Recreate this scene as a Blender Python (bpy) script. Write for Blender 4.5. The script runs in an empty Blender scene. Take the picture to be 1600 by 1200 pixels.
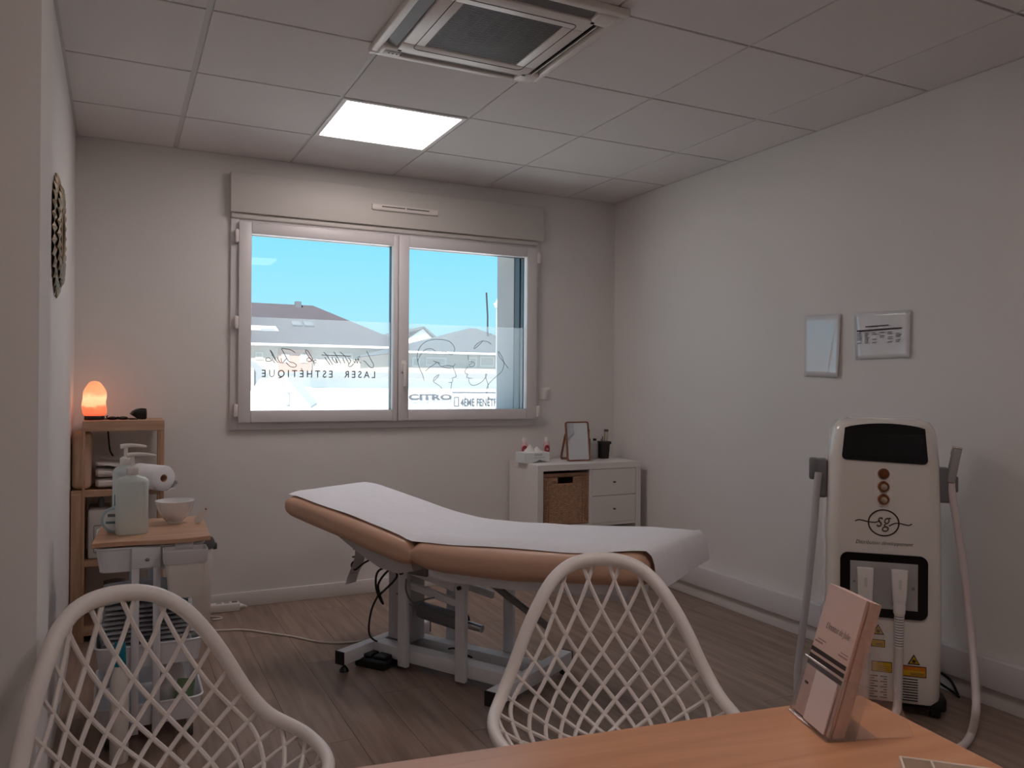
import bpy, bmesh, math, random
from mathutils import Vector, Matrix, noise
random.seed(7)
scene = bpy.context.scene
COL = scene.collection
PI = math.pi
W, H, YB = 3.244, 2.475, -6.2          # room width, ceiling height, rear wall

# ------------------------------------------------------------------ camera
CAM = Vector((0.19438, -4.61300, 1.23027))
CR = Vector((0.89700818, -0.44195417, 0.00726926))
CU = Vector((-0.00700189, 0.00223623, 0.99997299))
CF = Vector((0.44195848, 0.89703485, 0.0010886))
FPX = 1252.95
cd = bpy.data.cameras.new('camera')
cam = bpy.data.objects.new('camera', cd)
COL.objects.link(cam)
cd.sensor_width = 36.0
cd.lens = FPX * 36.0 / 1600.0
cd.clip_start, cd.clip_end = 0.02, 600
mw = Matrix((CR, CU, -CF)).transposed().to_4x4()
mw.translation = CAM
cam.matrix_world = mw
scene.camera = cam

# ------------------------------------------------------------------ view, sky, sun
vs = scene.view_settings
vs.view_transform = 'Standard'
vs.look = 'None'
vs.exposure = 0.25
vs.gamma = 1.0
vs.use_curve_mapping = False

LED_STRENGTH = 8.5          # both ceiling panels
world = bpy.data.worlds.new('world')
scene.world = world
world.use_nodes = True
nt = world.node_tree
nt.nodes.clear()
wo = nt.nodes.new('ShaderNodeOutputWorld')
bg = nt.nodes.new('ShaderNodeBackground')
tc = nt.nodes.new('ShaderNodeTexCoord')
sx = nt.nodes.new('ShaderNodeSeparateXYZ')
rp = nt.nodes.new('ShaderNodeValToRGB')
nt.links.new(tc.outputs['Generated'], sx.inputs[0])
nt.links.new(sx.outputs['Z'], rp.inputs[0])
nt.links.new(rp.outputs[0], bg.inputs[0])
nt.links.new(bg.outputs[0], wo.inputs[0])
rp.color_ramp.elements[0].position = 0.0
rp.color_ramp.elements[0].color = (0.46, 0.84, 1.04, 1)
rp.color_ramp.elements[1].position = 0.6
rp.color_ramp.elements[1].color = (0.10, 0.42, 0.78, 1)
e = rp.color_ramp.elements.new(0.2)
e.color = (0.215, 0.74, 1.02, 1)
bg.inputs[1].default_value = 0.92

sd = bpy.data.lights.new('sun_offscreen', 'SUN')
sd.energy = 14.0
sd.angle = 0.01
sd.color = (1.0, 0.97, 0.94)
sun = bpy.data.objects.new('sun_offscreen', sd)
COL.objects.link(sun)
sun.rotation_euler = Vector((-0.42, -0.50, 0.78)).to_track_quat('Z', 'Y').to_euler()

# ------------------------------------------------------------------ pixel helper (1600x1200 frame)
def at(px, py, ax, v):
    d = CF + CR * ((px - 800) / FPX) + CU * ((600 - py) / FPX)
    i = 'xyz'.index(ax)
    return CAM + d * ((v - CAM[i]) / d[i])

# ------------------------------------------------------------------ materials
def lin(c):
    c = c / 255.0
    return c / 12.92 if c <= 0.04045 else ((c + 0.055) / 1.055) ** 2.4
MATS = {}
def M(name, rgb, rough=0.5, metal=0.0, spec=0.5, var=0.0, vscale=8.0, bump=0.0, bscale=200.0, rnd=0.0,
      emit=None, estr=0.0, alpha=None, coat=0.0, stretch=None):
    m = bpy.data.materials.new(name)
    MATS[name] = m
    m.use_nodes = True
    n = m.node_tree
    b = n.nodes['Principled BSDF']
    col = (lin(rgb[0]), lin(rgb[1]), lin(rgb[2]), 1)
    b.inputs['Base Color'].default_value = col
    b.inputs['Roughness'].default_value = rough
    b.inputs['Metallic'].default_value = metal
    b.inputs['Specular IOR Level'].default_value = spec
    b.inputs['Coat Weight'].default_value = coat
    if emit:
        b.inputs['Emission Color'].default_value = (*emit, 1)
        b.inputs['Emission Strength'].default_value = estr
    if var or bump or rnd:
        t = n.nodes.new('ShaderNodeTexCoord')
        mp = n.nodes.new('ShaderNodeMapping')
        n.links.new(t.outputs['Object'], mp.inputs[0])
        if stretch:
            mp.inputs['Scale'].default_value = stretch
    if var:
        no = n.nodes.new('ShaderNodeTexNoise')
        no.inputs['Scale'].default_value = vscale
        no.inputs['Detail'].default_value = 4
        n.links.new(mp.outputs[0], no.inputs['Vector'])
        r = n.nodes.new('ShaderNodeValToRGB')
        r.color_ramp.elements[0].position = 0.3
        r.color_ramp.elements[1].position = 0.7
        r.color_ramp.elements[0].color = tuple(x * (1 - var) for x in col[:3]) + (1,)
        r.color_ramp.elements[1].color = tuple(min(1, x * (1 + var)) for x in col[:3]) + (1,)
        n.links.new(no.outputs['Fac'], r.inputs[0])
        src = r.outputs[0]
    else:
        src = None
    if rnd:
        oi = n.nodes.new('ShaderNodeObjectInfo')
        mr = n.nodes.new('ShaderNodeMapRange')
        mr.inputs['To Min'].default_value = 1 - rnd
        mr.inputs['To Max'].default_value = 1 + rnd
        n.links.new(oi.outputs['Random'], mr.inputs[0])
        hs = n.nodes.new('ShaderNodeHueSaturation')
        hs.inputs['Color'].default_value = col
        n.links.new(mr.outputs[0], hs.inputs['Value'])
        if src:
            n.links.new(src, hs.inputs['Color'])
        src = hs.outputs[0]
    if src:
        n.links.new(src, b.inputs['Base Color'])
    if bump:
        n2 = n.nodes.new('ShaderNodeTexNoise')
        n2.inputs['Scale'].default_value = bscale
        n2.inputs['Detail'].default_value = 3
        n.links.new(mp.outputs[0], n2.inputs['Vector'])
        bp = n.nodes.new('ShaderNodeBump')
        bp.inputs['Strength'].default_value = bump
        bp.inputs['Distance'].default_value = 0.002
        n.links.new(n2.outputs['Fac'], bp.inputs['Height'])
        n.links.new(bp.outputs[0], b.inputs['Normal'])
    return m

def wood(name, c1, c2, axis='x', scale=3.0, rough=0.4, rnd=0.0, dist=3.0):
    m = M(name, c1, rough)
    n = m.node_tree
    b = n.nodes['Principled BSDF']
    t = n.nodes.new('ShaderNodeTexCoord')
    mp = n.nodes.new('ShaderNodeMapping')
    s = {'x': (1, 14, 14), 'y': (14, 1, 14), 'z': (14, 14, 1)}[axis]
    mp.inputs['Scale'].default_value = s
    n.links.new(t.outputs['Object'], mp.inputs[0])
    no = n.nodes.new('ShaderNodeTexNoise')
    no.inputs['Scale'].default_value = scale
    no.inputs['Detail'].default_value = 6
    no.inputs['Distortion'].default_value = dist * 0.1
    n.links.new(mp.outputs[0], no.inputs['Vector'])
    r = n.nodes.new('ShaderNodeValToRGB')
    r.color_ramp.elements[0].position = 0.35
    r.color_ramp.elements[1].position = 0.65
    r.color_ramp.elements[0].color = (*[lin(x) for x in c1], 1)
    r.color_ramp.elements[1].color = (*[lin(x) for x in c2], 1)
    if rnd:
        oi = n.nodes.new('ShaderNodeObjectInfo')
        ad = n.nodes.new('ShaderNodeVectorMath')
        ad.operation = 'ADD'
        cb = n.nodes.new('ShaderNodeCombineXYZ')
        ml = n.nodes.new('ShaderNodeMath')
        ml.operation = 'MULTIPLY'
        ml.inputs[1].default_value = 37.0
        n.links.new(oi.outputs['Random'], ml.inputs[0])
        n.links.new(ml.outputs[0], cb.inputs[0])
        n.links.new(ml.outputs[0], cb.inputs[1])
        n.links.new(mp.outputs[0], ad.inputs[0])
        n.links.new(cb.outputs[0], ad.inputs[1])
        n.links.new(ad.outputs[0], no.inputs['Vector'])
        mr = n.nodes.new('ShaderNodeMapRange')
        mr.inputs['To Min'].default_value = 1 - rnd
        mr.inputs['To Max'].default_value = 1 + rnd
        n.links.new(oi.outputs['Random'], mr.inputs[0])
        hs = n.nodes.new('ShaderNodeHueSaturation')
        n.links.new(mr.outputs[0], hs.inputs['Value'])
        n.links.new(r.outputs[0], hs.inputs['Color'])
        n.links.new(no.outputs['Fac'], r.inputs[0])
        n.links.new(hs.outputs[0], b.inputs['Base Color'])
    else:
        n.links.new(no.outputs['Fac'], r.inputs[0])
        n.links.new(r.outputs[0], b.inputs['Base Color'])
    return m

def sheer(name, rgb, fac, gloss=0.05, rough=0.05, diff='t'):
    """see-through sheet: part transparent, part diffuse or translucent, a little gloss"""
    m = bpy.data.materials.new(name)
    MATS[name] = m
    m.use_nodes = True
    n = m.node_tree
    n.nodes.clear()
    o = n.nodes.new('ShaderNodeOutputMaterial')
    tr = n.nodes.new('ShaderNodeBsdfTransparent')
    c = (*[lin(x) for x in rgb], 1)
    di = n.nodes.new('ShaderNodeBsdfTranslucent' if diff == 't' else 'ShaderNodeBsdfDiffuse')
    di.inputs[0].default_value = c
    gl = n.nodes.new('ShaderNodeBsdfGlossy')
    gl.inputs['Roughness'].default_value = rough
    mx = n.nodes.new('ShaderNodeMixShader')
    mx.inputs[0].default_value = fac
    n.links.new(tr.outputs[0], mx.inputs[1])
    n.links.new(di.outputs[0], mx.inputs[2])
    fr = n.nodes.new('ShaderNodeLayerWeight')
    fr.inputs[0].default_value = 0.5
    pw_ = n.nodes.new('ShaderNodeMath')
    pw_.operation = 'POWER'
    pw_.inputs[1].default_value = 4.0
    n.links.new(fr.outputs['Facing'], pw_.inputs[0])
    ma = n.nodes.new('ShaderNodeMath')
    ma.operation = 'MULTIPLY_ADD'
    ma.inputs[1].default_value = 0.6
    ma.inputs[2].default_value = gloss
    n.links.new(pw_.outputs[0], ma.inputs[0])
    m2 = n.nodes.new('ShaderNodeMixShader')
    n.links.new(ma.outputs[0], m2.inputs[0])
    n.links.new(mx.outputs[0], m2.inputs[1])
    n.links.new(gl.outputs[0], m2.inputs[2])
    n.links.new(m2.outputs[0], o.inputs[0])
    return m

M('wall', (232, 229, 226), 0.85, spec=0.2, var=0.012, vscale=1.5, bump=0.15, bscale=350)
M('ceil_tile', (230, 226, 224), 0.9, spec=0.1, var=0.03, vscale=180, bump=0.3, bscale=420, rnd=0.015)
M('ceil_bar', (205, 203, 200), 0.5)
M('slab', (120, 118, 116), 0.9)
M('white_pvc', (225, 222, 222), 0.35)
M('white_paint', (232, 228, 224), 0.45)
M('white_box', (216, 212, 206), 0.5)
M('anthracite', (50, 55, 61), 0.4)
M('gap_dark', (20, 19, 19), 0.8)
M('black', (14, 14, 15), 0.4)
M('black_gloss', (8, 8, 9), 0.12)
M('screen', (20, 21, 24), 0.08)
M('chrome', (200, 200, 200), 0.18, metal=1)
M('steel', (150, 150, 152), 0.35, metal=1)
M('grey_plastic', (120, 120, 122), 0.45)
M('grey_dark', (72, 70, 70), 0.5)
M('white_plastic', (238, 232, 226), 0.35)
M('chair_white', (236, 228, 222), 0.42, var=0.01)
M('machine_white', (236, 230, 222), 0.15, coat=0.6)
M('white_metal', (230, 232, 236), 0.35, var=0.02, vscale=20)
M('vinyl', (212, 172, 146), 0.38, var=0.03, vscale=6, bump=0.12, bscale=500)
M('paper', (240, 240, 244), 0.9, spec=0.1, var=0.015, vscale=30, bump=0.2, bscale=60)
M('tissue', (238, 236, 234), 0.9, spec=0.1)
M('towel_grey', (186, 188, 192), 0.95, spec=0.05, var=0.15, vscale=60, bump=0.7, bscale=300, rnd=0.12)
M('towel_white', (222, 214, 210), 0.95, spec=0.05, var=0.03, vscale=30, bump=0.5, bscale=250)
M('cushion', (214, 180, 152), 0.85, spec=0.1, var=0.04)
M('ceramic', (240, 238, 236), 0.15, coat=0.3)
M('soap', (220, 230, 226), 0.28)
M('soap_b', (216, 228, 228), 0.28)
M('teal', (0, 128, 150), 0.35)
M('tub_blue', (170, 196, 200), 0.35)
M('label_teal', (95, 140, 150), 0.5)
M('label_white', (228, 232, 232), 0.5)
M('gold_leaf', (142, 120, 92), 0.45, metal=0.4, var=0.25, vscale=40)
M('mirror', (230, 234, 236), 0.03, metal=1)
M('mirror_wood', (140, 92, 68), 0.5, var=0.1, vscale=30)
M('wicker', (196, 158, 130), 0.75, var=0.25, vscale=60)
M('wicker_dark', (158, 120, 96), 0.8, var=0.2, vscale=60)
M('pink_label', (168, 54, 70), 0.5)
M('clear_pink', (226, 190, 190), 0.15)
M('pot_black', (34, 25, 22), 0.5)
M('leaflet', (236, 208, 196), 0.55, var=0.02)
M('leaflet_shaded', (228, 200, 188), 0.7, var=0.08, vscale=120)  # leaflet colour darkened for the shade on the stacked sheets
M('card', (240, 226, 222), 0.55)
M('print_dark', (62, 46, 42), 0.7)
M('print_soft', (176, 142, 132), 0.7)
M('print_grey', (120, 118, 120), 0.8)
M('logo_dark', (52, 34, 28), 0.5)
M('logo_mid', (100, 78, 66), 0.5)
M('brass', (150, 92, 52), 0.25, metal=0.7)
M('amber', (112, 52, 18), 0.2, coat=0.5)
M('silver', (216, 206, 190), 0.25, metal=0.8)
M('yellow', (214, 168, 30), 0.5)
M('orange', (214, 112, 26), 0.5)
M('recess_grey', (168, 166, 164), 0.5)
M('hose', (222, 210, 206), 0.45)
M('hose_grey', (190, 188, 190), 0.5)
M('cable_black', (15, 14, 14), 0.5)
M('cable_white', (222, 214, 206), 0.5)
M('bag_plastic', (200, 196, 196), 0.25)
M('green_pack', (70, 120, 40), 0.5)
M('laminate', (228, 228, 230), 0.06, coat=1.0)
M('photo_blue', (168, 190, 212), 0.12, coat=0.6)
M('photo_pink', (226, 200, 192), 0.12, coat=0.6)
M('cream_tray', (238, 222, 206), 0.35)
M('art_line', (60, 62, 64), 0.7)
wood('floor_wood', (131, 111, 99), (160, 138, 125), 'y', 2.2, 0.33, rnd=0.10)
wood('desk_wood', (206, 142, 100), (222, 162, 120), 'x', 2.5, 0.36)
wood('shelf_wood', (176, 140, 112), (198, 162, 134), 'x', 4, 0.6)
wood('shelf_wood_v', (176, 140, 112), (198, 162, 134), 'z', 4, 0.6)
wood('tray_wood', (190, 148, 118), (210, 170, 140), 'x', 4, 0.4)
sheer('glass', (255, 255, 255), 0.01, 0.008, 0.0, 'd')
sheer('frost_film', (250, 250, 248), 0.20, 0.01, 0.3, 't')
sheer('acrylic', (245, 245, 248), 0.06, 0.04, 0.03, 'd')
# outside
M('x_roof', (60, 54, 57), 0.8, var=0.06, vscale=1.2)
M('x_roof2', (68, 70, 72), 0.8, var=0.06, vscale=1.2)
M('x_cream', (176, 166, 153), 0.9)
M('x_pink', (172, 136, 121), 0.9)
M('x_white', (245, 243, 238), 0.9)
M('x_glass', (80, 88, 96), 0.2)
M('x_grey', (140, 142, 143), 0.8)
M('x_ground', (192, 190, 186), 0.95, var=0.08, vscale=0.3)
M('x_sign', (64, 59, 63), 0.8)
M('x_reveal', (172, 172, 172), 0.85)
M('x_frame', (200, 196, 190), 0.8)
M('x_mid', (84, 88, 92), 0.6)
M('x_dark', (34, 30, 29), 0.8)

# ------------------------------------------------------------------ mesh helpers
def new():
    return bmesh.new()
def obj(name, bm, mat, parent=None, smooth=True, ang=0.9):
    me = bpy.data.meshes.new(name)
    bmesh.ops.recalc_face_normals(bm, faces=bm.faces)
    bm.to_mesh(me)
    bm.free()
    if smooth:
        for p in me.polygons:
            p.use_smooth = True
        me.set_sharp_from_angle(angle=ang)
    return link(name, me, mat, parent)
def link(name, me, mat, parent=None):
    if mat and not me.materials:
        me.materials.append(MATS[mat])
    o = bpy.data.objects.new(name, me)
    COL.objects.link(o)
    if parent:
        o.parent = parent
    return o
def tag(o, label, cat=None, group=None, kind=None):
    if label:
        o['label'] = label
    if cat:
        o['category'] = cat
    if group:
        o['group'] = group
    if kind:
        o['kind'] = kind
    return o
def thing(name, label, cat, loc=(0, 0, 0), rz=0.0, group=None, kind=None):
    o = bpy.data.objects.new(name, None)
    o.empty_display_size = 0.05
    COL.objects.link(o)
    o.location = loc
    o.rotation_euler = (0, 0, rz)
    return tag(o, label, cat, group, kind)
def box(bm, x0, x1, y0, y1, z0, z1, bev=0.0, seg=2, mat=None):
    r = bmesh.ops.create_cube(bm, size=1.0)
    v = r['verts']
    for k in v:
        k.co = Vector((x0 + (k.co.x + .5) * (x1 - x0), y0 + (k.co.y + .5) * (y1 - y0), z0 + (k.co.z + .5) * (z1 - z0)))
    if bev:
        es = list({e for k in v for e in k.link_edges})
        g = bmesh.ops.bevel(bm, geom=es, offset=bev, segments=seg, profile=0.5, affect='EDGES')
        v = list({k for f in g['faces'] for k in f.verts} | {k for k in v if k.is_valid})
    if mat is not None:
        bmesh.ops.transform(bm, matrix=mat, verts=[k for k in v if k.is_valid])
    return bm
def bx(x0, x1, y0, y1, z0, z1, bev=0.0, seg=2, mat=None):
    return box(new(), x0, x1, y0, y1, z0, z1, bev, seg, mat)
def loft(bm, rings, cap=True, closed=False, ringclosed=True):
    R = [[bm.verts.new(p) for p in r] for r in rings]
    n = len(R[0])
    seq = list(zip(R, R[1:])) + ([(R[-1], R[0])] if closed else [])
    for a, b in seq:
        for i in range(n if ringclosed else n - 1):
            j = (i + 1) % n
            try:
                bm.faces.new((a[i], a[j], b[j], b[i]))
            except ValueError:
                pass
    if cap and not closed:
        bm.faces.new(R[0][::-1])
        bm.faces.new(R[-1])
    return bm
def frames(pts, closed=False):
    pts = [Vector(p) for p in pts]
    n = len(pts)
    T = []
    for i in range(n):
        a = pts[(i - 1) % n] if (closed or i > 0) else pts[0]
        b = pts[(i + 1) % n] if (closed or i < n - 1) else pts[-1]
        T.append((b - a).normalized())
    up = Vector((0, 0, 1)) if abs(T[0].z) < 0.9 else Vector((1, 0, 0))
    N = [(up - T[0] * up.dot(T[0])).normalized()]
    for i in range(1, n):
        v = N[-1] - T[i] * N[-1].dot(T[i])
        N.append(v.normalized() if v.length > 1e-6 else N[-1])
    return pts, T, N
def tube(bm, pts, r, n=8, closed=False, flat=1.0, cap=True):
    pts, T, N = frames(pts, closed)
    rings = []
    for i, p in enumerate(pts):
        B = T[i].cross(N[i])
        rr = r[i] if isinstance(r, (list, tuple)) else r
        rings.append([p + N[i] * (math.cos(2 * PI * k / n) * rr * flat) + B * (math.sin(2 * PI * k / n) * rr) for k in range(n)])
    return loft(bm, rings, cap, closed)
def cyl(bm, p0, p1, r, r1=None, n=16):
    return tube(bm, [p0, p1], [r, r if r1 is None else r1], n)
def lathe(bm, prof, c=(0, 0, 0), n=24, axis=None, sx=1.0, sy=1.0):
    """profile [(radius, height)]; closed by caps where the radius is not 0"""
    rings = []
    for r, z in prof:
        rings.append([Vector((max(r, 1e-4) * math.cos(2 * PI * k / n) * sx, max(r, 1e-4) * math.sin(2 * PI * k / n) * sy, z)) for k in range(n)])
    if axis is not None:
        q = Vector((0, 0, 1)).rotation_difference(Vector(axis)).to_matrix()
        rings = [[q @ p for p in g] for g in rings]
    rings = [[p + Vector(c) for p in g] for g in rings]
    return loft(bm, rings)
def prism(bm, poly, fn, d0, d1):
    a = [bm.verts.new(fn(x, y, d0)) for x, y in poly]
    b = [bm.verts.new(fn(x, y, d1)) for x, y in poly]
    n = len(poly)
    bm.faces.new(a[::-1])
    bm.faces.new(b)
    for i in range(n):
        j = (i + 1) % n
        bm.faces.new((a[i], a[j], b[j], b[i]))
    return bm
def rrect(x0, x1, y0, y1, r, n=5):
    o = []
    for cx, cy, a0 in ((x1 - r, y1 - r, 0), (x0 + r, y1 - r, PI / 2), (x0 + r, y0 + r, PI), (x1 - r, y0 + r, 1.5 * PI)):
        for k in range(n + 1):
            a = a0 + PI / 2 * k / n
            o.append((cx + r * math.cos(a), cy + r * math.sin(a)))
    return o
def smooth_pts(pts, k=6):
    """Catmull-Rom through the points"""
    P = [Vector(p) for p in pts]
    o = []
    for i in range(len(P) - 1):
        a = P[max(i - 1, 0)]
        b, c = P[i], P[i + 1]
        d = P[min(i + 2, len(P) - 1)]
        for j in range(k):
            t = j / k
            o.append(0.5 * ((2 * b) + (c - a) * t + (2 * a - 5 * b + 4 * c - d) * t * t + (3 * b - a - 3 * c + d) * t ** 3))
    o.append(P[-1])
    return o
def curtain(bm, rows):
    return loft(bm, rows, cap=False, ringclosed=False)
def text(name, body, o3, xd, yd, w, h, mat, parent=None, shear=0.0, spacing=1.0, off=0.0, lift=0.0005):
    cu = bpy.data.curves.new('tmp', 'FONT')
    cu.body = body
    cu.shear = shear
    cu.space_character = spacing
    cu.offset = off
    cu.resolution_u = 3
    to = bpy.data.objects.new('tmp', cu)
    COL.objects.link(to)
    dg = bpy.context.evaluated_depsgraph_get()
    me = bpy.data.meshes.new_from_object(to.evaluated_get(dg))
    bpy.data.objects.remove(to)
    xs = [v.co.x for v in me.vertices]
    ys = [v.co.y for v in me.vertices]
    x0, x1, y0, y1 = min(xs), max(xs), min(ys), max(ys)
    xd, yd, o3 = Vector(xd), Vector(yd), Vector(o3)
    nn = xd.cross(yd).normalized()
    for v in me.vertices:
        a = (v.co.x - x0) / (x1 - x0) * w
        b = (v.co.y - y0) / (y1 - y0) * h
        v.co = o3 + xd * a + yd * b + nn * lift
    me.name = name
    return link(name, me, mat, parent)
def ribbon(bm, pts, w, nrm):
    nrm = Vector(nrm)
    pts = [Vector(p) for p in pts]
    rows = []
    for i, p in enumerate(pts):
        t = (pts[min(i + 1, len(pts) - 1)] - pts[max(i - 1, 0)]).normalized()
        s = t.cross(nrm).normalized() * (w / 2)
        rows.append([p - s, p + s])
    return loft(bm, rows, cap=False, ringclosed=False)

# ================================================================== SETTING
# ---- floor with planks
fl = obj('floor', bx(-0.4, W + 0.4, YB - 0.4, 0.4, -0.2, -0.011), 'slab', smooth=False)
tag(fl, 'brown-grey wooden plank floor of the treatment room', None, kind='structure')
pcache = {}
pw, plen, gapp = 0.19, 1.29, 0.0006
i = 0
x = 0.0
while x < W - 0.001:
    x1 = min(x + pw, W)
    y = -((i * 0.47) % plen)
    y0 = 0.0
    while y0 > YB + 0.001:
        y1 = max(y if y < 0 else y0 - plen, YB)
        if y1 >= y0 - 0.02:
            y1 = max(y0 - plen, YB)
        key = (round(x1 - x, 4), round(y0 - y1, 4))
        if key not in pcache:
            b = bx(gapp, key[0] - gapp, -key[1] + gapp, -gapp, -0.011, 0.0, 0.0004, 1)
            o = obj('plank', b, 'floor_wood', fl, smooth=False)
            pcache[key] = o.data
        else:
            o = link('plank', pcache[key], None, fl)
        o.location = (x, y0, 0)
        y0 = y1
        y = y1 - plen
    x = x1
    i += 1

# ---- walls
WX0, WX1, WZ0, WZ1 = 0.748, 2.648, 0.975, 2.16      # window opening
b = new()
box(b, -0.4, WX0, 0, 0.4, -0.2, H + 0.3)
box(b, WX1, W + 0.4, 0, 0.4, -0.2, H + 0.3)
box(b, WX0, WX1, 0, 0.4, -0.2, WZ0)
box(b, WX0, WX1, 0, 0.4, WZ1, H + 0.3)
tag(obj('wall_back', b, 'wall', smooth=False), 'white wall around the window', None, kind='structure')
tag(obj('wall_left', bx(-0.4, 0, YB - 0.4, 0, -0.2, H + 0.3), 'wall', smooth=False), 'white wall carrying the round leaf mirror', None, kind='structure')
tag(obj('wall_right', bx(W, W + 0.4, YB - 0.4, 0, -0.2, H + 0.3), 'wall', smooth=False), 'white wall with two taped sheets', None, kind='structure')
tag(obj('wall_rear', bx(0, W, YB - 0.4, YB, -0.2, H + 0.3), 'wall', smooth=False), 'white wall behind the desk', None, kind='structure')
tag(obj('wall_left_pier', bx(0, 0.065, -2.9, -2.62, 0, H), 'wall', smooth=False), 'narrow white pier standing out from the wall', None, kind='structure')
tag(obj('baseboard_back', bx(0.0, W, -0.012, 0, 0, 0.08, 0.002), 'white_paint'), 'white baseboard under the window wall', None, kind='structure')
tag(obj('baseboard_left', bx(0, 0.012, -2.62, -0.012, 0, 0.08, 0.002), 'white_paint'), 'white baseboard along the mirror wall', None, kind='structure')
tag(obj('baseboard_right', bx(W - 0.014, W, YB, -0.012, 0, 0.075, 0.002), 'white_paint'), 'white baseboard under the cable trunking', None, kind='structure')
tag(obj('trim_1', bx(W - 0.04, W, YB, -0.012, 0.078, 0.19, 0.003), 'white_pvc'), 'white cable trunking running above the baseboard', None, kind='structure')

# ---- suspended ceiling: slab, T-bars and tiles
ce = obj('ceiling', bx(-0.4, W + 0.4, YB - 0.4, 0.4, H + 0.06, H + 0.3), 'slab', smooth=False)
tag(ce, 'suspended ceiling of white square tiles in a grid', None, kind='structure')
cols = [0.0, 0.4636, 1.0636, 1.6636, 2.2636, 2.8636, W]
rows = [0.0]
y = -0.5631
while y > YB:
    rows.append(y)
    y -= 0.6
rows.append(YB)
for k, cx in enumerate(cols[1:-1]):
    hw = 0.013
    obj('grid_bar', bx(cx - hw, cx + hw, YB, 0, H + 0.006, H + 0.05), 'ceil_bar', ce, smooth=False)
for ry in rows[1:-1]:
    obj('grid_bar', bx(0, W, ry - 0.012, ry + 0.012, H + 0.014, H + 0.05), 'ceil_bar', ce, smooth=False)
for nm, q in (('edge_trim', (0, 0.012, YB, 0)), ('edge_trim', (W - 0.012, W, YB, 0)), ('edge_trim', (0, W, -0.012, 0))):
    obj(nm, bx(*q, H - 0.001, H + 0.02), 'ceil_bar', ce, smooth=False)
LIGHTS = [(2, 1), (2, 6)]
AC = (2, 3)
gx = {0: 0.006, 1: 0.011, 2: 0.007, 3: 0.004, 4: 0.004, 5: 0.004, 6: 0.006}
tcache = {}
for ci in range(6):
    for ri in range(len(rows) - 1):
        if (ci, ri) in LIGHTS or (ci, ri) == AC:
            continue
        x0, x1 = cols[ci] + gx[ci], cols[ci + 1] - gx[ci + 1]
        y1, y0 = rows[ri] - 0.0055, rows[ri + 1] + 0.0055
        key = (round(x1 - x0, 4), round(y1 - y0, 4))
        if key not in tcache:
            o = obj('ceiling_tile', bx(0, key[0], 0, key[1], 0, 0.02, 0.0012, 1), 'ceil_tile', ce, smooth=False)
            tcache[key] = o.data
        else:
            o = link('ceiling_tile', tcache[key], None, ce)
        o.location = (x0, y0, H)

# ---- ceiling lights
m = M('led', (255, 240, 215), 0.5, emit=(1.0, 0.87, 0.85), estr=LED_STRENGTH)
def ceiling_light(ci, ri, label, mat, name='ceiling_light'):
    x0, x1, y1, y0 = cols[ci], cols[ci + 1], rows[ri], rows[ri + 1]
    t = thing(name, label, 'ceiling light', ((x0 + x1) / 2, (y0 + y1) / 2, H))
    b = new()
    a, c = 0.292, 0.272
    box(b, -a, a, -a, -c, -0.004, 0.03)
    box(b, -a, a, c, a, -0.004, 0.03)
    box(b, -a, -c, -c, c, -0.004, 0.03)
    box(b, c, a, -c, c, -0.004, 0.03)
    obj('frame', b, 'white_paint', t, smooth=False)
    obj('diffuser', bx(-c, c, -c, c, 0.002, 0.02), mat, t, smooth=False)
ceiling_light(2, 1, 'lit square ceiling light panel between the air conditioner and the window', 'led')
# this second panel shows in the photograph as a pale reflection in the window pane
ceiling_light(2, 6, 'lit square ceiling light panel above the desk', 'led', 'ceiling_light_offscreen')

# ---- air conditioner cassette
t = thing('air_conditioner', 'white square ceiling air conditioner with dark intake grille', 'air conditioner', (1.3636, -2.063, H))
S = 0.345
b = new()
zz0, zz1 = -0.03, 0.0
# outer rim, four bars that carry the slots
slot_o, slot_i, sl = 0.315, 0.265, 0.24
box(b, -S, S, -S, -slot_o, zz0 + .006, zz1, 0.004)
box(b, -S, S, slot_o, S, zz0 + .006, zz1, 0.004)
box(b, -S, -slot_o, -slot_o, slot_o, zz0 + .006, zz1, 0.004)
box(b, slot_o, S, -slot_o, slot_o, zz0 + .006, zz1, 0.004)
for sxx in (-1, 1):
    for syy in (-1, 1):
        xs = sorted((sxx * sl, sxx * (slot_o + .004)))
        ys = sorted((syy * sl, syy * (slot_o + .004)))
        box(b, xs[0], xs[1], ys[0], ys[1], zz0, zz1, 0.006)
# inner plate around the grille
gi = 0.183
box(b, -slot_i, slot_i, -slot_i, -gi, zz0, zz1, 0.004)
box(b, -slot_i, slot_i, gi, slot_i, zz0, zz1, 0.004)
box(b, -slot_i, -gi, -gi, gi, zz0, zz1, 0.004)
box(b, gi, slot_i, -gi, gi, zz0, zz1, 0.004)
obj('panel', b, 'white_plastic', t)
obj('air_duct', bx(-0.33, 0.33, -0.33, 0.33, 0.0, 0.055), 'gap_dark', t, smooth=False)
b = new()
for poly in (rrect(-0.218, 0.218, -0.218, 0.218, 0.02),):
    pts = [Vector((px_, py_, zz0 - 0.0002)) for px_, py_ in poly]
    tube(b, pts, 0.0016, 6, closed=True)
obj('panel_groove', b, 'grey_dark', t)
b = new()
k = 0
yy = -gi
while yy < gi - 0.004:
    box(b, -gi, gi, yy, yy + 0.005, zz0 + .004, zz0 + .014)
    yy += 0.0105
for q in range(1, 8):
    xx = -gi + 2 * gi * q / 8
    box(b, xx - .0015, xx + .0015, -gi, gi, zz0 + .005, zz0 + .013)
g = obj('grille', b, 'grey_plastic', t, smooth=False)
obj('grille_filter', bx(-gi, gi, -gi, gi, zz0 + .016, zz0 + .02), 'grey_dark', t, smooth=False)
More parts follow.
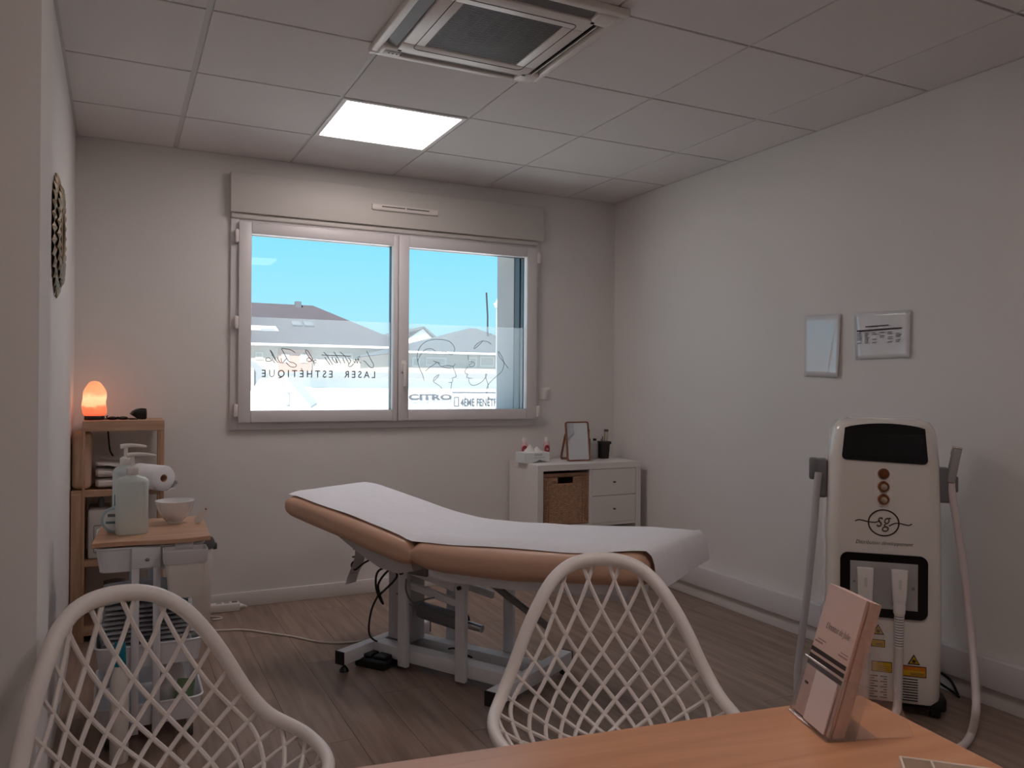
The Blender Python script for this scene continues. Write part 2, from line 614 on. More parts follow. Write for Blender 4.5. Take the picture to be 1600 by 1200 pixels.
for ang, tilt in ((0, 0.3), (PI / 2, 0.25), (PI, 0.3), (-PI / 2, 0.85)):
    mm = Matrix.Rotation(ang, 4, 'Z') @ Matrix.Translation((0, 0.29, zz0 + .012)) @ Matrix.Rotation(tilt, 4, 'X')
    obj('louvre', bx(-sl + .004, sl - .004, -0.021, 0.021, -0.002, 0.002, 0.001, 1, mm), 'white_plastic' if tilt > .5 else 'grey_plastic', t, smooth=False)
mm = Matrix.Translation((-0.275, 0.285, zz0 - .001))
obj('indicator_panel', bx(-0.028, 0.034, -0.016, 0.016, -0.0015, 0.002, 0.001, 1, mm), 'label_white', t)
b = new()
for q in range(4):
    cyl(b, (-0.285 + q * .015, 0.285, zz0 - .004), (-0.285 + q * .015, 0.285, zz0 - .001), 0.003, n=8)
obj('indicator_light', b, 'grey_dark', t)

# ---- window
win = thing('window_1', 'white double casement window with frosted lower film and black lettering', None, (0, 0, 0), kind='structure')
def frame_ring(b, x0, x1, z0, z1, wl, wr, wb, wt, y0, y1, bev=0.003):
    box(b, x0, x0 + wl, y0, y1, z0, z1, bev)
    box(b, x1 - wr, x1, y0, y1, z0, z1, bev)
    box(b, x0 + wl, x1 - wr, y0, y1, z0, z0 + wb, bev)
    box(b, x0 + wl, x1 - wr, y0, y1, z1 - wt, z1, bev)
    return b
obj('frame', frame_ring(new(), 0.745, 2.652, 0.972, 2.165, 0.045, 0.035, 0.045, 0.055, -0.02, 0.05), 'white_pvc', win)
obj('outer_frame', frame_ring(new(), 0.745, 2.652, 0.972, 2.165, 0.09, 0.075, 0.09, 0.1, 0.05, 0.075), 'anthracite', win)
b = new()
box(b, 0.75, 0.80, 0.075, 0.15, 0.98, 2.16)
box(b, 2.553, 2.65, 0.075, 0.15, 0.98, 2.16)
obj('shutter_rail', b, 'anthracite', win, smooth=False)
obj('outer_sill', bx(0.75, 2.646, 0.075, 0.45, 0.94, 0.985, 0.004), 'grey_plastic', win)
obj('outer_reveal', bx(2.550, 2.646, 0.15, 0.41, 0.98, 2.16), 'x_reveal', win, smooth=False)
obj('mullion_joint', bx(1.6885, 1.6935, -0.016, -0.008, 1.0, 2.12), 'grey_dark', win, smooth=False)
def sash(x0, x1, z0, z1, wl, wr, hinges, hx):
    b = frame_ring(new(), x0, x1, z0, z1, wl, wr, 0.066, 0.062, -0.045, 0.004, 0.004)
    s = obj('sash', b, 'white_pvc', win)
    gx0, gx1, gz0, gz1 = x0 + wl, x1 - wr, z0 + 0.066, z1 - 0.062
    obj('outer_bead', frame_ring(new(), x0, x1, z0, z1, wl - .001, wr - .001, 0.065, 0.061, 0.012, 0.05), 'anthracite', s)
    obj('pane', bx(gx0 - .004, gx1 + .004, 0.005, 0.011, gz0 - .004, gz1 + .004), 'glass', s, smooth=False)
    obj('frosted_film', bx(gx0, gx1, 0.0125, 0.0128, gz0, 1.597), 'frost_film', s, smooth=False)
    for hz in hinges:
        b = new()
        box(b, hx - .009, hx + .009, -0.058, -0.02, hz - .035, hz + .035, 0.004)
        obj('hinge', b, 'white_plastic', s)
    return s, gx0, gx1, gz0, gz1
sL, g0, g1, gz0, gz1 = sash(0.785, 1.689, 1.012, 2.112, 0.067, 0.029, (1.08, 1.56, 2.03), 0.774)
sR, h0, h1, _, _ = sash(1.693, 2.622, 1.012, 2.112, 0.064, 0.072, (1.06, 2.05), 2.631)
b = new()
box(b, 1.708, 1.738, -0.056, -0.042, 1.30, 1.37, 0.004)
box(b, 1.7145, 1.7315, -0.085, -0.05, 1.335, 1.352, 0.003)
box(b, 1.713, 1.733, -0.088, -0.074, 1.215, 1.355, 0.005)
obj('handle', b, 'white_plastic', sR)
YL = 0.0035
p0 = at(586, 593, 'y', YL)
p1 = at(409, 592, 'y', YL)
text('lettering', 'LASER  ESTHÉTIQUE', p0, (-1, 0, 0), (0, 0, 1), p0.x - p1.x, 0.060, 'art_line', sL, spacing=1.5, off=0.006, lift=0)
def crop_pts(c, L):          # stroke points read from a zoomed crop, laid on the pane
    ox, oy, sc = c
    return [at(ox + x / sc, oy + y / sc, 'y', YL) for x, y in L]
CW = (380, 460, 6.667)
script = [
    [(1285, 590), (1305, 630), (1335, 690), (1358, 730), (1352, 760), (1330, 762), (1300, 735), (1275, 705), (1250, 690)],
    [(1215, 640), (1203, 655)],
    [(1225, 720), (1205, 690), (1195, 665), (1190, 720), (1172, 670), (1165, 715), (1150, 690)],
    [(1150, 720), (1130, 745), (1105, 752), (1095, 735), (1110, 715), (1120, 690), (1095, 660)],
    [(1100, 720), (1078, 680), (1055, 640), (1010, 600)], [(1120, 645), (1050, 640), (930, 636), (815, 632)],
    [(1060, 720), (1035, 660)], [(1020, 720), (995, 680), (960, 620), (945, 600)],
    [(985, 715), (960, 660), (975, 715), (940, 690), (925, 655)], [(935, 735), (905, 690), (875, 640), (838, 600)],
    [(905, 735), (880, 700), (850, 655)],
    [(765, 690), (745, 685), (735, 705), (748, 715), (762, 705)], [(742, 745), (735, 710), (715, 660), (680, 600), (655, 578), (650, 592), (672, 635), (715, 690)],
    [(720, 695), (695, 660), (668, 668), (665, 690), (690, 700), (715, 690)],
    [(540, 608), (500, 580), (450, 568), (402, 565), (425, 610), (450, 660), (480, 700), (530, 715), (555, 740), (535, 758), (500, 755), (470, 735), (445, 705)],
    [(455, 665), (430, 690), (415, 712), (402, 700), (395, 665)], [(400, 715), (375, 700), (355, 660)],
    [(370, 715), (345, 690), (310, 620), (282, 580), (290, 600), (335, 690)], [(330, 715), (312, 690), (300, 660)],
    [(305, 640), (298, 632)], [(300, 690), (270, 660), (240, 668), (238, 690), (265, 698), (295, 690)]]
b = new()
for L in script:
    ribbon(b, smooth_pts(crop_pts(CW, L), 4), 0.0036, (0, 1, 0))
obj('script_lettering', b, 'art_line', sL, smooth=False)
CW = (600, 480, 5.714)
art = [
    [(358, 655), (345, 605), (318, 545), (298, 470), (300, 410), (325, 350), (380, 305), (450, 288), (530, 290), (590, 310), (622, 345), (630, 380), (618, 410), (600, 425), (575, 410), (540, 395), (505, 405)],
    [(468, 405), (440, 378), (410, 370), (370, 380), (340, 405), (318, 440), (302, 480)],
    [(370, 570), (410, 535), (450, 510), (478, 490), (500, 520), (545, 540), (600, 545)], [(440, 480), (500, 500)],
    [(525, 525), (570, 520), (618, 527), (635, 505)],
    [(615, 535), (632, 575), (644, 610), (638, 625), (610, 632), (616, 650), (605, 670), (603, 690), (590, 745), (560, 757), (530, 740), (500, 705), (450, 672), (440, 655), (455, 625), (490, 602), (478, 625), (445, 660)],
    [(575, 672), (605, 672)],
    [(752, 425), (752, 470)], [(760, 490), (800, 490), (806, 520), (775, 532), (762, 512), (790, 500)],
    [(750, 530), (725, 565), (728, 590), (750, 600), (738, 615), (752, 632), (790, 634)], [(755, 640), (765, 680), (790, 697), (830, 692), (880, 660), (910, 620), (918, 598), (906, 602), (912, 640), (928, 690), (922, 760), (912, 764), (916, 730), (940, 680), (1000, 620), (1050, 575), (1070, 520), (1065, 470), (1040, 420), (1020, 395), (1030, 440), (1070, 490), (1110, 545)],
    [(958, 332), (930, 310), (880, 302), (840, 320), (810, 350), (806, 370), (835, 350), (880, 305)]]
b = new()
for L in art:
    ribbon(b, smooth_pts(crop_pts(CW, L), 5), 0.0030, (0, 1, 0))
obj('line_drawing', b, 'art_line', sR, smooth=False)

# ---- roller shutter box above the window
t = thing('roller_shutter_box', 'long white roller shutter box above the window', 'shutter box', (0, 0, 0))
DB = -0.055
c0, c1 = at(361, 267, 'y', DB), at(850, 325, 'y', DB)
c2, c3 = at(361, 331, 'y', DB), at(850, 376, 'y', DB)
bx0, bx1, bz1, bz0 = c0.x, c1.x, (c0.z + c1.z) / 2, (c2.z + c3.z) / 2
b = bx(bx0, bx1, DB, 0.0, bz0, bz1, 0.003)
obj('casing', b, 'white_box', t)
obj('lower_lip', bx(bx0 + .004, bx1 - .03, DB + .02, 0, bz0 - .03, bz0, 0.006), 'white_box', t)
v0, v1 = at(581, 322, 'y', DB - .012), at(685, 333, 'y', DB - .012)
vz = (v0.z + v1.z) / 2
ven = obj('air_vent', bx(v0.x, v1.x, DB - .016, DB, vz - .018, vz + .018, 0.007, 3), 'white_plastic', t)
obj('painted_vent_slit', bx(v0.x + .06, (v0.x + v1.x) / 2 - .005, DB - .0165, DB - .01, vz + .001, vz + .006), 'gap_dark', ven, smooth=False)  # solid dark strips, the shade inside the vent slits painted on
obj('painted_vent_slit', bx((v0.x + v1.x) / 2 + .005, v1.x - .06, DB - .0165, DB - .01, vz + .001, vz + .006), 'gap_dark', ven, smooth=False)

# ---- wall socket beside the window
p = at(850, 615, 'y', -0.006)
t = thing('wall_switch', 'small white square wall switch beside the window', 'switch', (p.x, 0, p.z))
obj('plate', bx(-0.04, 0.04, -0.012, 0, -0.04, 0.04, 0.003), 'white_plastic', t)
obj('rocker', bx(0.004, 0.028, -0.017, -0.01, -0.026, 0.026, 0.002), 'white_pvc', t)

# ================================================================== TREATMENT BED
BA = math.radians(-60)
a3 = Vector((math.cos(BA), math.sin(BA), 0))
BO = Vector((1.25, -1.55, 0)) - a3 * 0.4
bed = thing('treatment_table', 'beige padded treatment table with raised backrest on a white steel base', 'treatment table', BO, BA)
T0, T1 = -0.07, 0.48                     # near and far sides of the cushions
def lerp(tab, s):
    if s <= tab[0][0]:
        return tab[0][1]
    for (a, va), (c, vc) in zip(tab, tab[1:]):
        if s <= c:
            k = (s - a) / (c - a)
            return va + (vc - va) * k
    return tab[-1][1]
def cushion_loft(stations, tops, bots, n=28, ex=4.2, inset=None):
    rings = []
    for s, f, dz in stations:            # f: size factor of the end rounding, dz unused shift
        zt, zb = lerp(tops, s), lerp(bots, s)
        zc, hz = (zt + zb) / 2, (zt - zb) / 2
        tc_, ht = (T0 + T1) / 2, (T1 - T0) / 2
        ring = []
        for k in range(n):
            a = 2 * PI * k / n
            ca, sa = math.cos(a), math.sin(a)
            q = (abs(ca) ** ex + abs(sa) ** ex) ** (-1 / ex)
            ring.append(Vector((s, tc_ + ht * (1 - (1 - f) * 0.12) * ca * q, zc + hz * f * sa * q)))
        rings.append(ring)
    return loft(new(), rings)
def ends(s0, s1, r0=.05, r1=.05, nmid=14):
    o = []
    for k in range(7):
        a = PI / 2 * k / 6
        o.append((s0 + r0 * (1 - math.sin(a)) if False else s0 + r0 * (1 - math.cos(a)), max(0.12, math.sin(a)), 0))
    for k in range(1, nmid):
        o.append((s0 + r0 + (s1 - r1 - s0 - r0) * k / nmid, 1, 0))
    for k in range(7):
        a = PI / 2 * (1 - k / 6)
        o.append((s1 - r1 * (1 - math.cos(a)), max(0.12, math.sin(a)), 0))
    return o
back_top = [(-.28, .745), (-.2, .742), (.2, .668), (.40, .632), (.46, .612)]
back_bot = [(-.28, .640), (-.15, .612), (.1, .565), (.3, .522), (.46, .50)]
seat_top = [(.42, .615), (.5, .636), (.73, .642), (1.0, .66), (1.25, .682), (1.46, .69)]
seat_bot = [(.42, .505), (.6, .488), (.9, .50), (1.2, .535), (1.46, .56)]
obj('backrest_cushion', cushion_loft(ends(-.285, .47, .05, .06), back_top, back_bot), 'vinyl', bed)
obj('seat_cushion', cushion_loft(ends(.435, 1.44, .085, .06, 20), seat_top, seat_bot, ex=3.4), 'vinyl', bed)
# cushion boards and plastic wrapping below
bo = new()
rings = []
for s in (.50, .6, .9, 1.2, 1.36):
    z = lerp(seat_bot, s)
    rings.append([Vector((s, y_, z + dz)) for y_, dz in ((0.0, .03), (0.41, .03), (0.41, -.022), (0.0, -.022))])
obj('seat_board', loft(bo, rings), 'white_metal', bed, smooth=False)
bo = new()
rings = []
for s, d, w_ in ((.0, .004, .0), (.06, .03, .01), (.14, .058, .02), (.24, .074, .02), (.34, .066, .02), (.43, .03, .01)):
    z = lerp(back_bot, s) + .012
    rings.append([Vector((s, y_, z + dz)) for y_, dz in ((-.035 + w_, .01), (.1, .0), (.25, 0), (.44 - w_, .01), (.42 - w_, -d), (.25, -d - .012), (.1, -d - .008), (-.02 + w_, -d))])
obj('plastic_wrap', loft(bo, rings), 'bag_plastic', bed)
# care label hanging below the wrap
bo = new()
rw = []
for k in range(7):
    q = k / 6
    rw.append([Vector((.07 - .03 * q + .01 * math.sin(q * 5), y_ + .01 * math.sin(4 * q), .56 - .19 * q)) for y_ in (.02, .085)])
curtain(bo, rw)
tg = obj('care_label', bo, 'label_white', bed)
for k in range(4):
    bo = bx(-.002, .002, .03, .07 - .008 * (k % 2), .0, .006, 0, 1, Matrix.Translation((.058 - .006 * k, .002, .52 - .035 * k)))
    obj('label_print', bo, 'grey_dark', tg, smooth=False)
# paper couch roll sheet over the top
bo = new()
rowsP = []
ss = [-.268 + k * .03 for k in range(58)]
ss = [s for s in ss if s < 1.405]
def top_z(s):
    zb = lerp(back_top, s) if s < .455 else -1
    zs = lerp(seat_top, s) if s > .425 else -1
    return max(zb, zs)
sm = {s: (top_z(s - .03) + 2 * top_z(s) + top_z(s + .03)) / 4 for s in ss}
NT = 34
smf = {s: sum(top_z(s + d * .03) for d in range(-6, 7)) / 13 for s in ss}
for s in ss:
    r_ = []
    near = T0 + .03 + .006 * math.sin(s * 9) + (.03 if s > 1.25 else 0) * min(1, (s - 1.25) / .15)
    for k in range(NT + 1):
        q = k / NT
        t_ = near + (T1 + .012 - near) * q
        z = max(sm[s], sm[s] * (1 - q) + smf[s] * q) + .004 + .0025 * noise.noise(Vector((s * 7, t_ * 9, 0)))
        ed = (t_ - (T1 - .05)) / .06
        if ed > 0:
            z -= .035 * ed * ed
        en = ((T0 + .10) - t_) / .07
        if en > 0:
            z -= (.008 + .012 * min(1.0, max(0.0, (s - .4) / .1))) * en * en
        r_.append(Vector((s, t_, z)))
    rowsP.append(r_)
zend = sm[ss[-1]] + .005
for s_, dz, fl_ in ((1.428, -.005, 0), (1.448, -.02, .0), (1.459, -.05, .0), (1.463, -.08, .002), (1.466, -.11, .004), (1.468, -.135, .005)):
    r_ = []
    near = T0 + .065
    for k in range(NT + 1):
        q = k / NT
        t_ = near + (T1 + .0 - near) * q + fl_ * (q - .5) * 2
        r_.append(Vector((s_ + .006 * math.sin(q * 6) * (-dz / .2), t_, zend + dz + (.02 * q * (dz / -.135) if dz < -.1 else 0))))
    rowsP.append(r_)
curtain(bo, rowsP)
sh = obj('paper_sheet', bo, 'paper', None, ang=1.2)
sh.location = BO
sh.rotation_euler = (0, 0, BA)
tag(sh, 'white paper sheet spread along the treatment table and hanging over its foot end', 'paper sheet')

# steel base
def capped_bar(name, x0, x1, y0, y1, z0, z1, mat='white_metal', bev=.003, parent=bed):
    return obj(name, bx(x0, x1, y0, y1, z0, z1, bev), mat, parent)
for s0 in (0.0, .785):
    cb = capped_bar('cross_bar', s0, s0 + .05, -.01, .56, .035, .09)
    for yy in (-.014, .56):
        obj('end_cap', bx(s0 - .001, s0 + .051, yy, yy + .006, .034, .091, .002), 'black', cb)
    for yy in (.015, .535):
        bf = new()
        lathe(bf, [(.006, .036), (.006, .022), (.011, .018), (.019, .008), (.021, 0)], (s0 + .025, yy, 0), 14)
        obj('levelling_foot', bf, 'black', cb)
capped_bar('base_rail', .05, .785, .17, .24, .035, .09)
capped_bar('base_rail', .05, .785, .33, .39, .035, .09)
def plate_col(s, y0, y1, z0, z1, w=.052):
    c = capped_bar('upright', s - w / 2, s + w / 2, y0, y1, z0, z1, bev=.006)
    return c
cols_b = []
for s, zt in ((.235, .45), (.545, .43)):
    c = plate_col(s, .145, .17, .02, zt)
    bf = new()
    cyl(bf, (s, .134, zt - .025), (s, .146, zt - .025), .009, n=8)
    obj('bolt', bf, 'black', c)
    c2_ = plate_col(s + .07, .39, .415, .05, zt - .01)
bf = new()
def bar(bm_, p, q, w, h):
    p, q = Vector(p), Vector(q)
    d = (q - p)
    L = d.length
    mm_ = Matrix.Translation(p) @ d.to_track_quat('X', 'Z').to_matrix().to_4x4()
    box(bm_, 0, L, -w / 2, w / 2, -h / 2, h / 2, min(w, h) * .12, 1, mm_)
for y_ in (.178, .382):
    bar(bf, (.235, y_, .37), (.545, y_, .325), .018, .03)
    bar(bf, (.26, y_, .44), (.50, y_, .40), .018, .05)
obj('link_arm', bf, 'white_metal', bed, smooth=False)
bf = new()
bar(bf, (.62, .2, .45), (.93, .2, .30), .022, .022)
obj('stay_bar', bf, 'grey_plastic', bed, smooth=False)
capped_bar('motor_housing', .06, .20, .25, .34, .09, .46, 'hose_grey', .006)
capped_bar('top_frame', .2, 1.28, .15, .19, .455, .49)
capped_bar('top_frame', .2, 1.28, .31, .35, .455, .49)
capped_bar('pivot_bracket', .20, .36, .155, .20, .42, .50, 'grey_plastic', .004)
bf = new()
cyl(bf, (.23, .28, .235), (.46, .28, .215), .036, n=18)
ac = obj('actuator', bf, 'grey_plastic', bed)
bf = new()
cyl(bf, (.46, .28, .215), (.56, .28, .207), .016, n=14)
obj('piston_rod', bf, 'chrome', ac)
bf = new()
cyl(bf, (.46, .28, .215), (.468, .28, .2145), .04, n=18)
obj('end_ring', bf, 'black', ac)
bf = new()
tube(bf, smooth_pts([(.19, .15, .45), (.12, .12, .42), (.10, .13, .34), (.14, .13, .28), (.12, .12, .36), (.17, .14, .43), (.2, .15, .40), (.13, .12, .32)]), .005, 7)
tube(bf, smooth_pts([(.06, .15, .495), (.03, .1, .47), (.02, .06, .45), (.05, .05, .43), (.08, .08, .46), (.12, .14, .49)]), .004, 7)
obj('power_cable', bf, 'cable_black', bed)
bf = new()
tube(bf, smooth_pts([(.25, .16, .42), (.27, .13, .36), (.30, .14, .31), (.36, .15, .33), (.4, .16, .34)]), .004, 7)
tube(bf, smooth_pts([(.2, .15, .33), (.28, .17, .28), (.38, .2, .26), (.46, .22, .25)]), .003, 7)
obj('control_cable', bf, 'grey_plastic', bed)
bf = new()
tube(bf, smooth_pts([(.40, .26, .1), (.46, .23, .12), (.52, .22, .11), (.54, .24, .095)]), .004, 7)
obj('floor_cable', bf, 'cable_black', bed)

# foot pedal
pp = at(594, 1035, 'z', 0.0)
t = thing('foot_pedal', 'black foot pedal on the floor in front of the treatment table base', 'foot pedal', (pp.x, pp.y, 0), BA + .12)
obj('body', bx(-.075, .088, -.09, .075, 0.0, .04, .012, 3), 'black', t)
obj('treadle', bx(-.064, .002, -.07, .065, .038, .054, .006, 2), 'black', t)
obj('treadle', bx(.012, .078, -.07, .065, .038, .054, .006, 2), 'black', t)
for q in (-.028, .036):
    obj('arrow_mark', bx(q - .012, q + .012, .02, .045, .054, .0548), 'label_white', t, smooth=False)
p0 = Vector((pp.x, pp.y, .03))
bp_ = bed.matrix_basis if False else None
def bedw(s, t_, z):
    return BO + a3 * s + Vector((-a3.y, a3.x, 0)) * t_ + Vector((0, 0, z))
bf = new()
pts = smooth_pts([bedw(.13, .12, .33), bedw(.10, .10, .25), bedw(.10, .09, .15), p0 + Vector((.02, .06, .03)), p0 + Vector((.0, .03, .018))])
tube(bf, pts, .0045, 7)
cb = obj('cord', bf, 'cable_black', t)
cb.matrix_parent_inverse = (Matrix.Translation(t.location) @ Matrix.Rotation(t.rotation_euler.z, 4, 'Z')).inverted()
# white mains cord along the floor
bf = new()
L = [(310, 984), (340, 985), (380, 984), (420, 989), (460, 995), (500, 1003), (540, 1004), (580, 1000), (615, 992)]
tube(bf, smooth_pts([at(x_, y_, 'z', .005) for x_, y_ in L]), .0048, 7)
tag(obj('floor_cord', bf, 'cable_white'), 'long white cord lying on the floor toward the treatment table', 'cord')

# ================================================================== CABINET
CX0, CX1, CYF, CZ = 2.443, 3.185, -0.405, 0.752
t = thing('cube_cabinet', 'white cube cabinet with a wicker basket and two small drawers', 'cabinet', ((CX0 + CX1) / 2, CYF, 0))
hw, dp, th = (CX1 - CX0) / 2, 0.385, 0.038
b = new()
box(b, -hw, -hw + th, 0, dp, 0, CZ - th, .001, 1)
box(b, hw - th, hw, 0, dp, 0, CZ - th, .001, 1)
box(b, -hw, hw, 0, dp, CZ - th, CZ, .0015, 1)
box(b, -hw + th, hw - th, 0, dp, 0, th, .001, 1)
obj('carcass', b, 'white_paint', t, smooth=False)
b = new()
box(b, -.009, .009, .002, dp - .002, th, CZ - th, .001, 1)
box(b, -hw + th, -.009, .002, dp - .002, .362, .38, .001, 1)
box(b, .009, hw - th, .002, dp - .002, .362, .38, .001, 1)
obj('divider', b, 'white_paint', t, smooth=False)
obj('back_panel', bx(-hw + th, hw - th, dp - .006, dp - .002, th, CZ - th), 'white_paint', t, smooth=False)
for z0, z1 in ((.381, .5455), (.5485, .712)):
    d = obj('drawer', bx(.0105, hw - th - .0015, .001, .34, z0, z1, .0012, 1), 'white_paint', t, smooth=False)
    kb = new()
    lathe(kb, [(.0035, 0), (.0035, .01), (.006, .012), (.006, .018), (.0, .019)], ((hw - th) / 2, .001, (z0 + z1) / 2), 10, axis=(0, -1, 0))
    obj('knob', kb, 'grey_dark', d)
# wicker basket: rows of weave around a dark box
ww = hw - th - .009
bk = thing('wicker_basket', 'brown woven wicker basket with a handle slot in the cabinet', 'basket', ((CX0 + CX1) / 2 - .009 - ww / 2, CYF, .381))
bw, bh, bd = ww / 2 - .008, .316, .34
b = new()
xb_, s0_, s1_ = bw - .008, bh * .80, bh * .92
box(b, -xb_, xb_, .022, .028, .004, s0_)
box(b, -xb_, xb_, .022, .028, s1_, bh - .01)
for q in (-1, 1):
    xs_ = sorted((q * .055, q * xb_))
    box(b, xs_[0], xs_[1], .022, .028, s0_, s1_)
    xs_ = sorted((q * (xb_ - .006), q * xb_))
    box(b, xs_[0], xs_[1], .028, bd, .004, bh - .01)
box(b, -xb_, xb_, bd - .006, bd, .004, bh - .01)
box(b, -xb_, xb_, .028, bd, .004, .01)
obj('inner_body', b, 'wicker_dark', bk, smooth=False)
def wave_row(z, r, ph, x0, x1):
    pts = []
    n = 30
    for k in range(n + 1):
        xx = x0 + (x1 - x0) * k / n
        pts.append((xx, .018 + .0035 * math.sin(k * PI / 1.5 + ph), z))
    return pts
wv = new()
nr = 34
for k in range(nr):
    z = .012 + (bh - .03) * k / nr
    slot = bh * .80 < z < bh * .92
    if slot:
        for xa, xb in ((-bw, -.055), (.055, bw)):
            tube(wv, wave_row(z, 0, PI * (k % 2), xa, xb), .0046, 5)
    else:
        tube(wv, wave_row(z, 0, PI * (k % 2), -bw, bw), .0046, 5)
o = obj('weave', wv, 'wicker', bk)
o['kind'] = 'stuff'
fr = new()
for s in (-1, 1):
    box(fr, s * bw - .007, s * bw + .007, .010, .026, 0, bh, .003)
    box(fr, s * (bw - .035) - .003, s * (bw - .035) + .003, .012, .022, .01, bh, .001, 1)
box(fr, -bw, bw, .010, .028, bh - .02, bh, .004)
box(fr, -bw, bw, .010, .028, 0, .018, .004)
obj('rim', fr, 'wicker_dark', bk)
sl_ = new()
for s in (-1, 1):
    for k in range(17):
        z = .03 + k * .015
        box(sl_, s * (bw - .018) - .004, s * (bw - .018) + .004, .011, .016, z, z + .006)
obj('edge_hole_shade', sl_, 'wicker_dark', bk, smooth=False)['kind'] = 'stuff'  # shade in the small edge holes, drawn as darker wicker blocks
# things in the lower compartments
b = bx(-.11, .11, 0, .24, 0, .26, .006)
o = obj('storage_box', b, 'grey_dark', None)
o.location = (CX0 + .205, CYF + .05, th)
tag(o, 'dark storage box in the cabinet compartment below the wicker basket', 'box')
o = obj('folded_cloth', bx(-.12, .12, 0, .22, 0, .25, .03, 4), 'towel_white', None)
o.location = (CX1 - .205, CYF + .06, th)
tag(o, 'pale folded cloth in the cabinet compartment below the drawers', 'cloth')

# on the cabinet
def bottle_pink(px_, py_, yv, label):
    p_ = at(px_, py_, 'y', yv)
    S_ = 1.08
    t_ = thing('lotion_bottle', label, 'bottle', (p_.x, yv, CZ))
    b_ = new()
    lathe(b_, [(r_ * 1.1, z_ * S_) for r_, z_ in [(.019, 0), (.020, .004), (.020, .085), (.017, .098), (.011, .106), (.011, .11)]], (0, 0, 0), 20)
    obj('body', b_, 'clear_pink', t_)
    b_ = new()
    lathe(b_, [(r_ * 1.1, z_ * S_) for r_, z_ in [(.0125, .108), (.0125, .13), (.011, .134), (0, .134)]], (0, 0, 0), 18)
    obj('cap', b_, 'white_plastic', t_)
    b_ = new()
    rg = []
    for z in (.032, .04, .055, .07, .077):
        h_ = math.sqrt(max(0.0, 1 - ((z - .054) / .0245) ** 2)) * .9
        rg.append([Vector((.0225 * math.sin(-1.0 + h_ * (-1 + 2 * k / 10) + 0.7), -.0225 * math.cos(-1.0 + h_ * (-1 + 2 * k / 10) + 0.7), z * S_ + .012)) for k in range(11)])
    curtain(b_, rg)
    lb = obj('label', b_, 'pink_label', t_)
    text('label_print', 'm', (-.013, -.0229, .062), (1, 0, 0), (0, 0, 1), .014, .012, 'label_white', lb, lift=0)
bottle_pink(819, 700, -.09, 'pink and clear lotion bottle behind the tissue box')
bottle_pink(854, 700, -.09, 'pink and clear lotion bottle between the tissue box and the tilted mirror')
p_ = at(840, 716, 'y', -.27)
t = thing('tissue_box', 'white tissue box with grey print and tissues sticking out', 'tissue box', (p_.x, p_.y + .055, CZ), .06)
obj('carton', bx(-.095, .085, -.055, .06, 0, .064, .002, 1), 'label_white', t, smooth=False)
b = new()
for cx_, hgt, wd in ((-.02, .05, .045), (.03, .035, .035)):
    rings = []
    for k in range(5):
        q = k / 4
        rings.append([Vector((cx_ + wd * (1 - q) * math.cos(a_) * 1.1, .01 + .02 * (1 - q) * math.sin(a_) * (1 + .3 * math.sin(3 * a_)), .062 + hgt * q)) for a_ in [2 * PI * j / 10 for j in range(10)]])
    loft(b, rings)
obj('tissue', b, 'tissue', t)
b = new()
prism(b, [(-.055, .002), (-.02, .010), (.0, .02), (.03, .012), (.07, .004), (.02, .004), (-.02, .002)], lambda x_, z_, d_: Vector((x_ + .01, -.0552 + d_, z_)), -.0004, 0)
prism(b, [(-.03, .030), (.05, .032), (.05, .0335), (-.03, .0315)], lambda x_, z_, d_: Vector((x_, -.0552 + d_, z_)), -.0004, 0)
obj('print_band', b, 'print_grey', t, smooth=False)
text('print_name', 'DOUCE', (-.022, -.0556, .044), (1, 0, 0), (0, 0, 1), .05, .011, 'grey_dark', t, lift=0)

# tilted mirror on a wooden stand
mx_ = at(904, 716, 'y', -.27)
t = thing('vanity_mirror', 'rectangular vanity mirror in a tilted wooden frame', 'mirror', (mx_.x, mx_.y, CZ), -.12)
mw_, mh_ = .080, .250
tilt = Matrix.Rotation(-0.16, 4, 'X')
tl = Matrix.Translation((0, -.012, .003)) @ tilt
b = new()
o_, i_ = rrect(-mw_, mw_, 0, mh_, .014), rrect(-mw_ + .009, mw_ - .009, .009, mh_ - .009, .008)
def ringp(b, o_, i_, d0, d1, mtx):
    n = len(o_)
    V = [[b.verts.new(mtx @ Vector((x_, d_, z_))) for x_, z_ in L_] for L_ in (o_, i_) for d_ in (d0, d1)]
    oa, ob, ia, ib = V
    for k in range(n):
        j = (k + 1) % n
        b.faces.new((oa[k], oa[j], ia[j], ia[k]))
        b.faces.new((ob[k], ob[j], ib[j], ib[k]))
        b.faces.new((oa[k], oa[j], ob[j], ob[k]))
        b.faces.new((ia[k], ia[j], ib[j], ib[k]))
    return b
obj('frame', ringp(b, o_, i_, 0, .014, tl), 'mirror_wood', t)
b = new()
prism(b, i_, lambda x_, z_, d_: tl @ Vector((x_, d_, z_)), .004, .009)
obj('mirror_glass', b, 'mirror', t, smooth=False)
b = new()
t2 = Matrix.Translation((0, .105, .003)) @ Matrix.Rotation(0.42, 4, 'X')
ringp(b, rrect(-mw_, mw_, 0, .185, .014), rrect(-mw_ + .010, mw_ - .010, .010, .175, .008), 0, .012, t2)
obj('stand', b, 'mirror_wood', t)
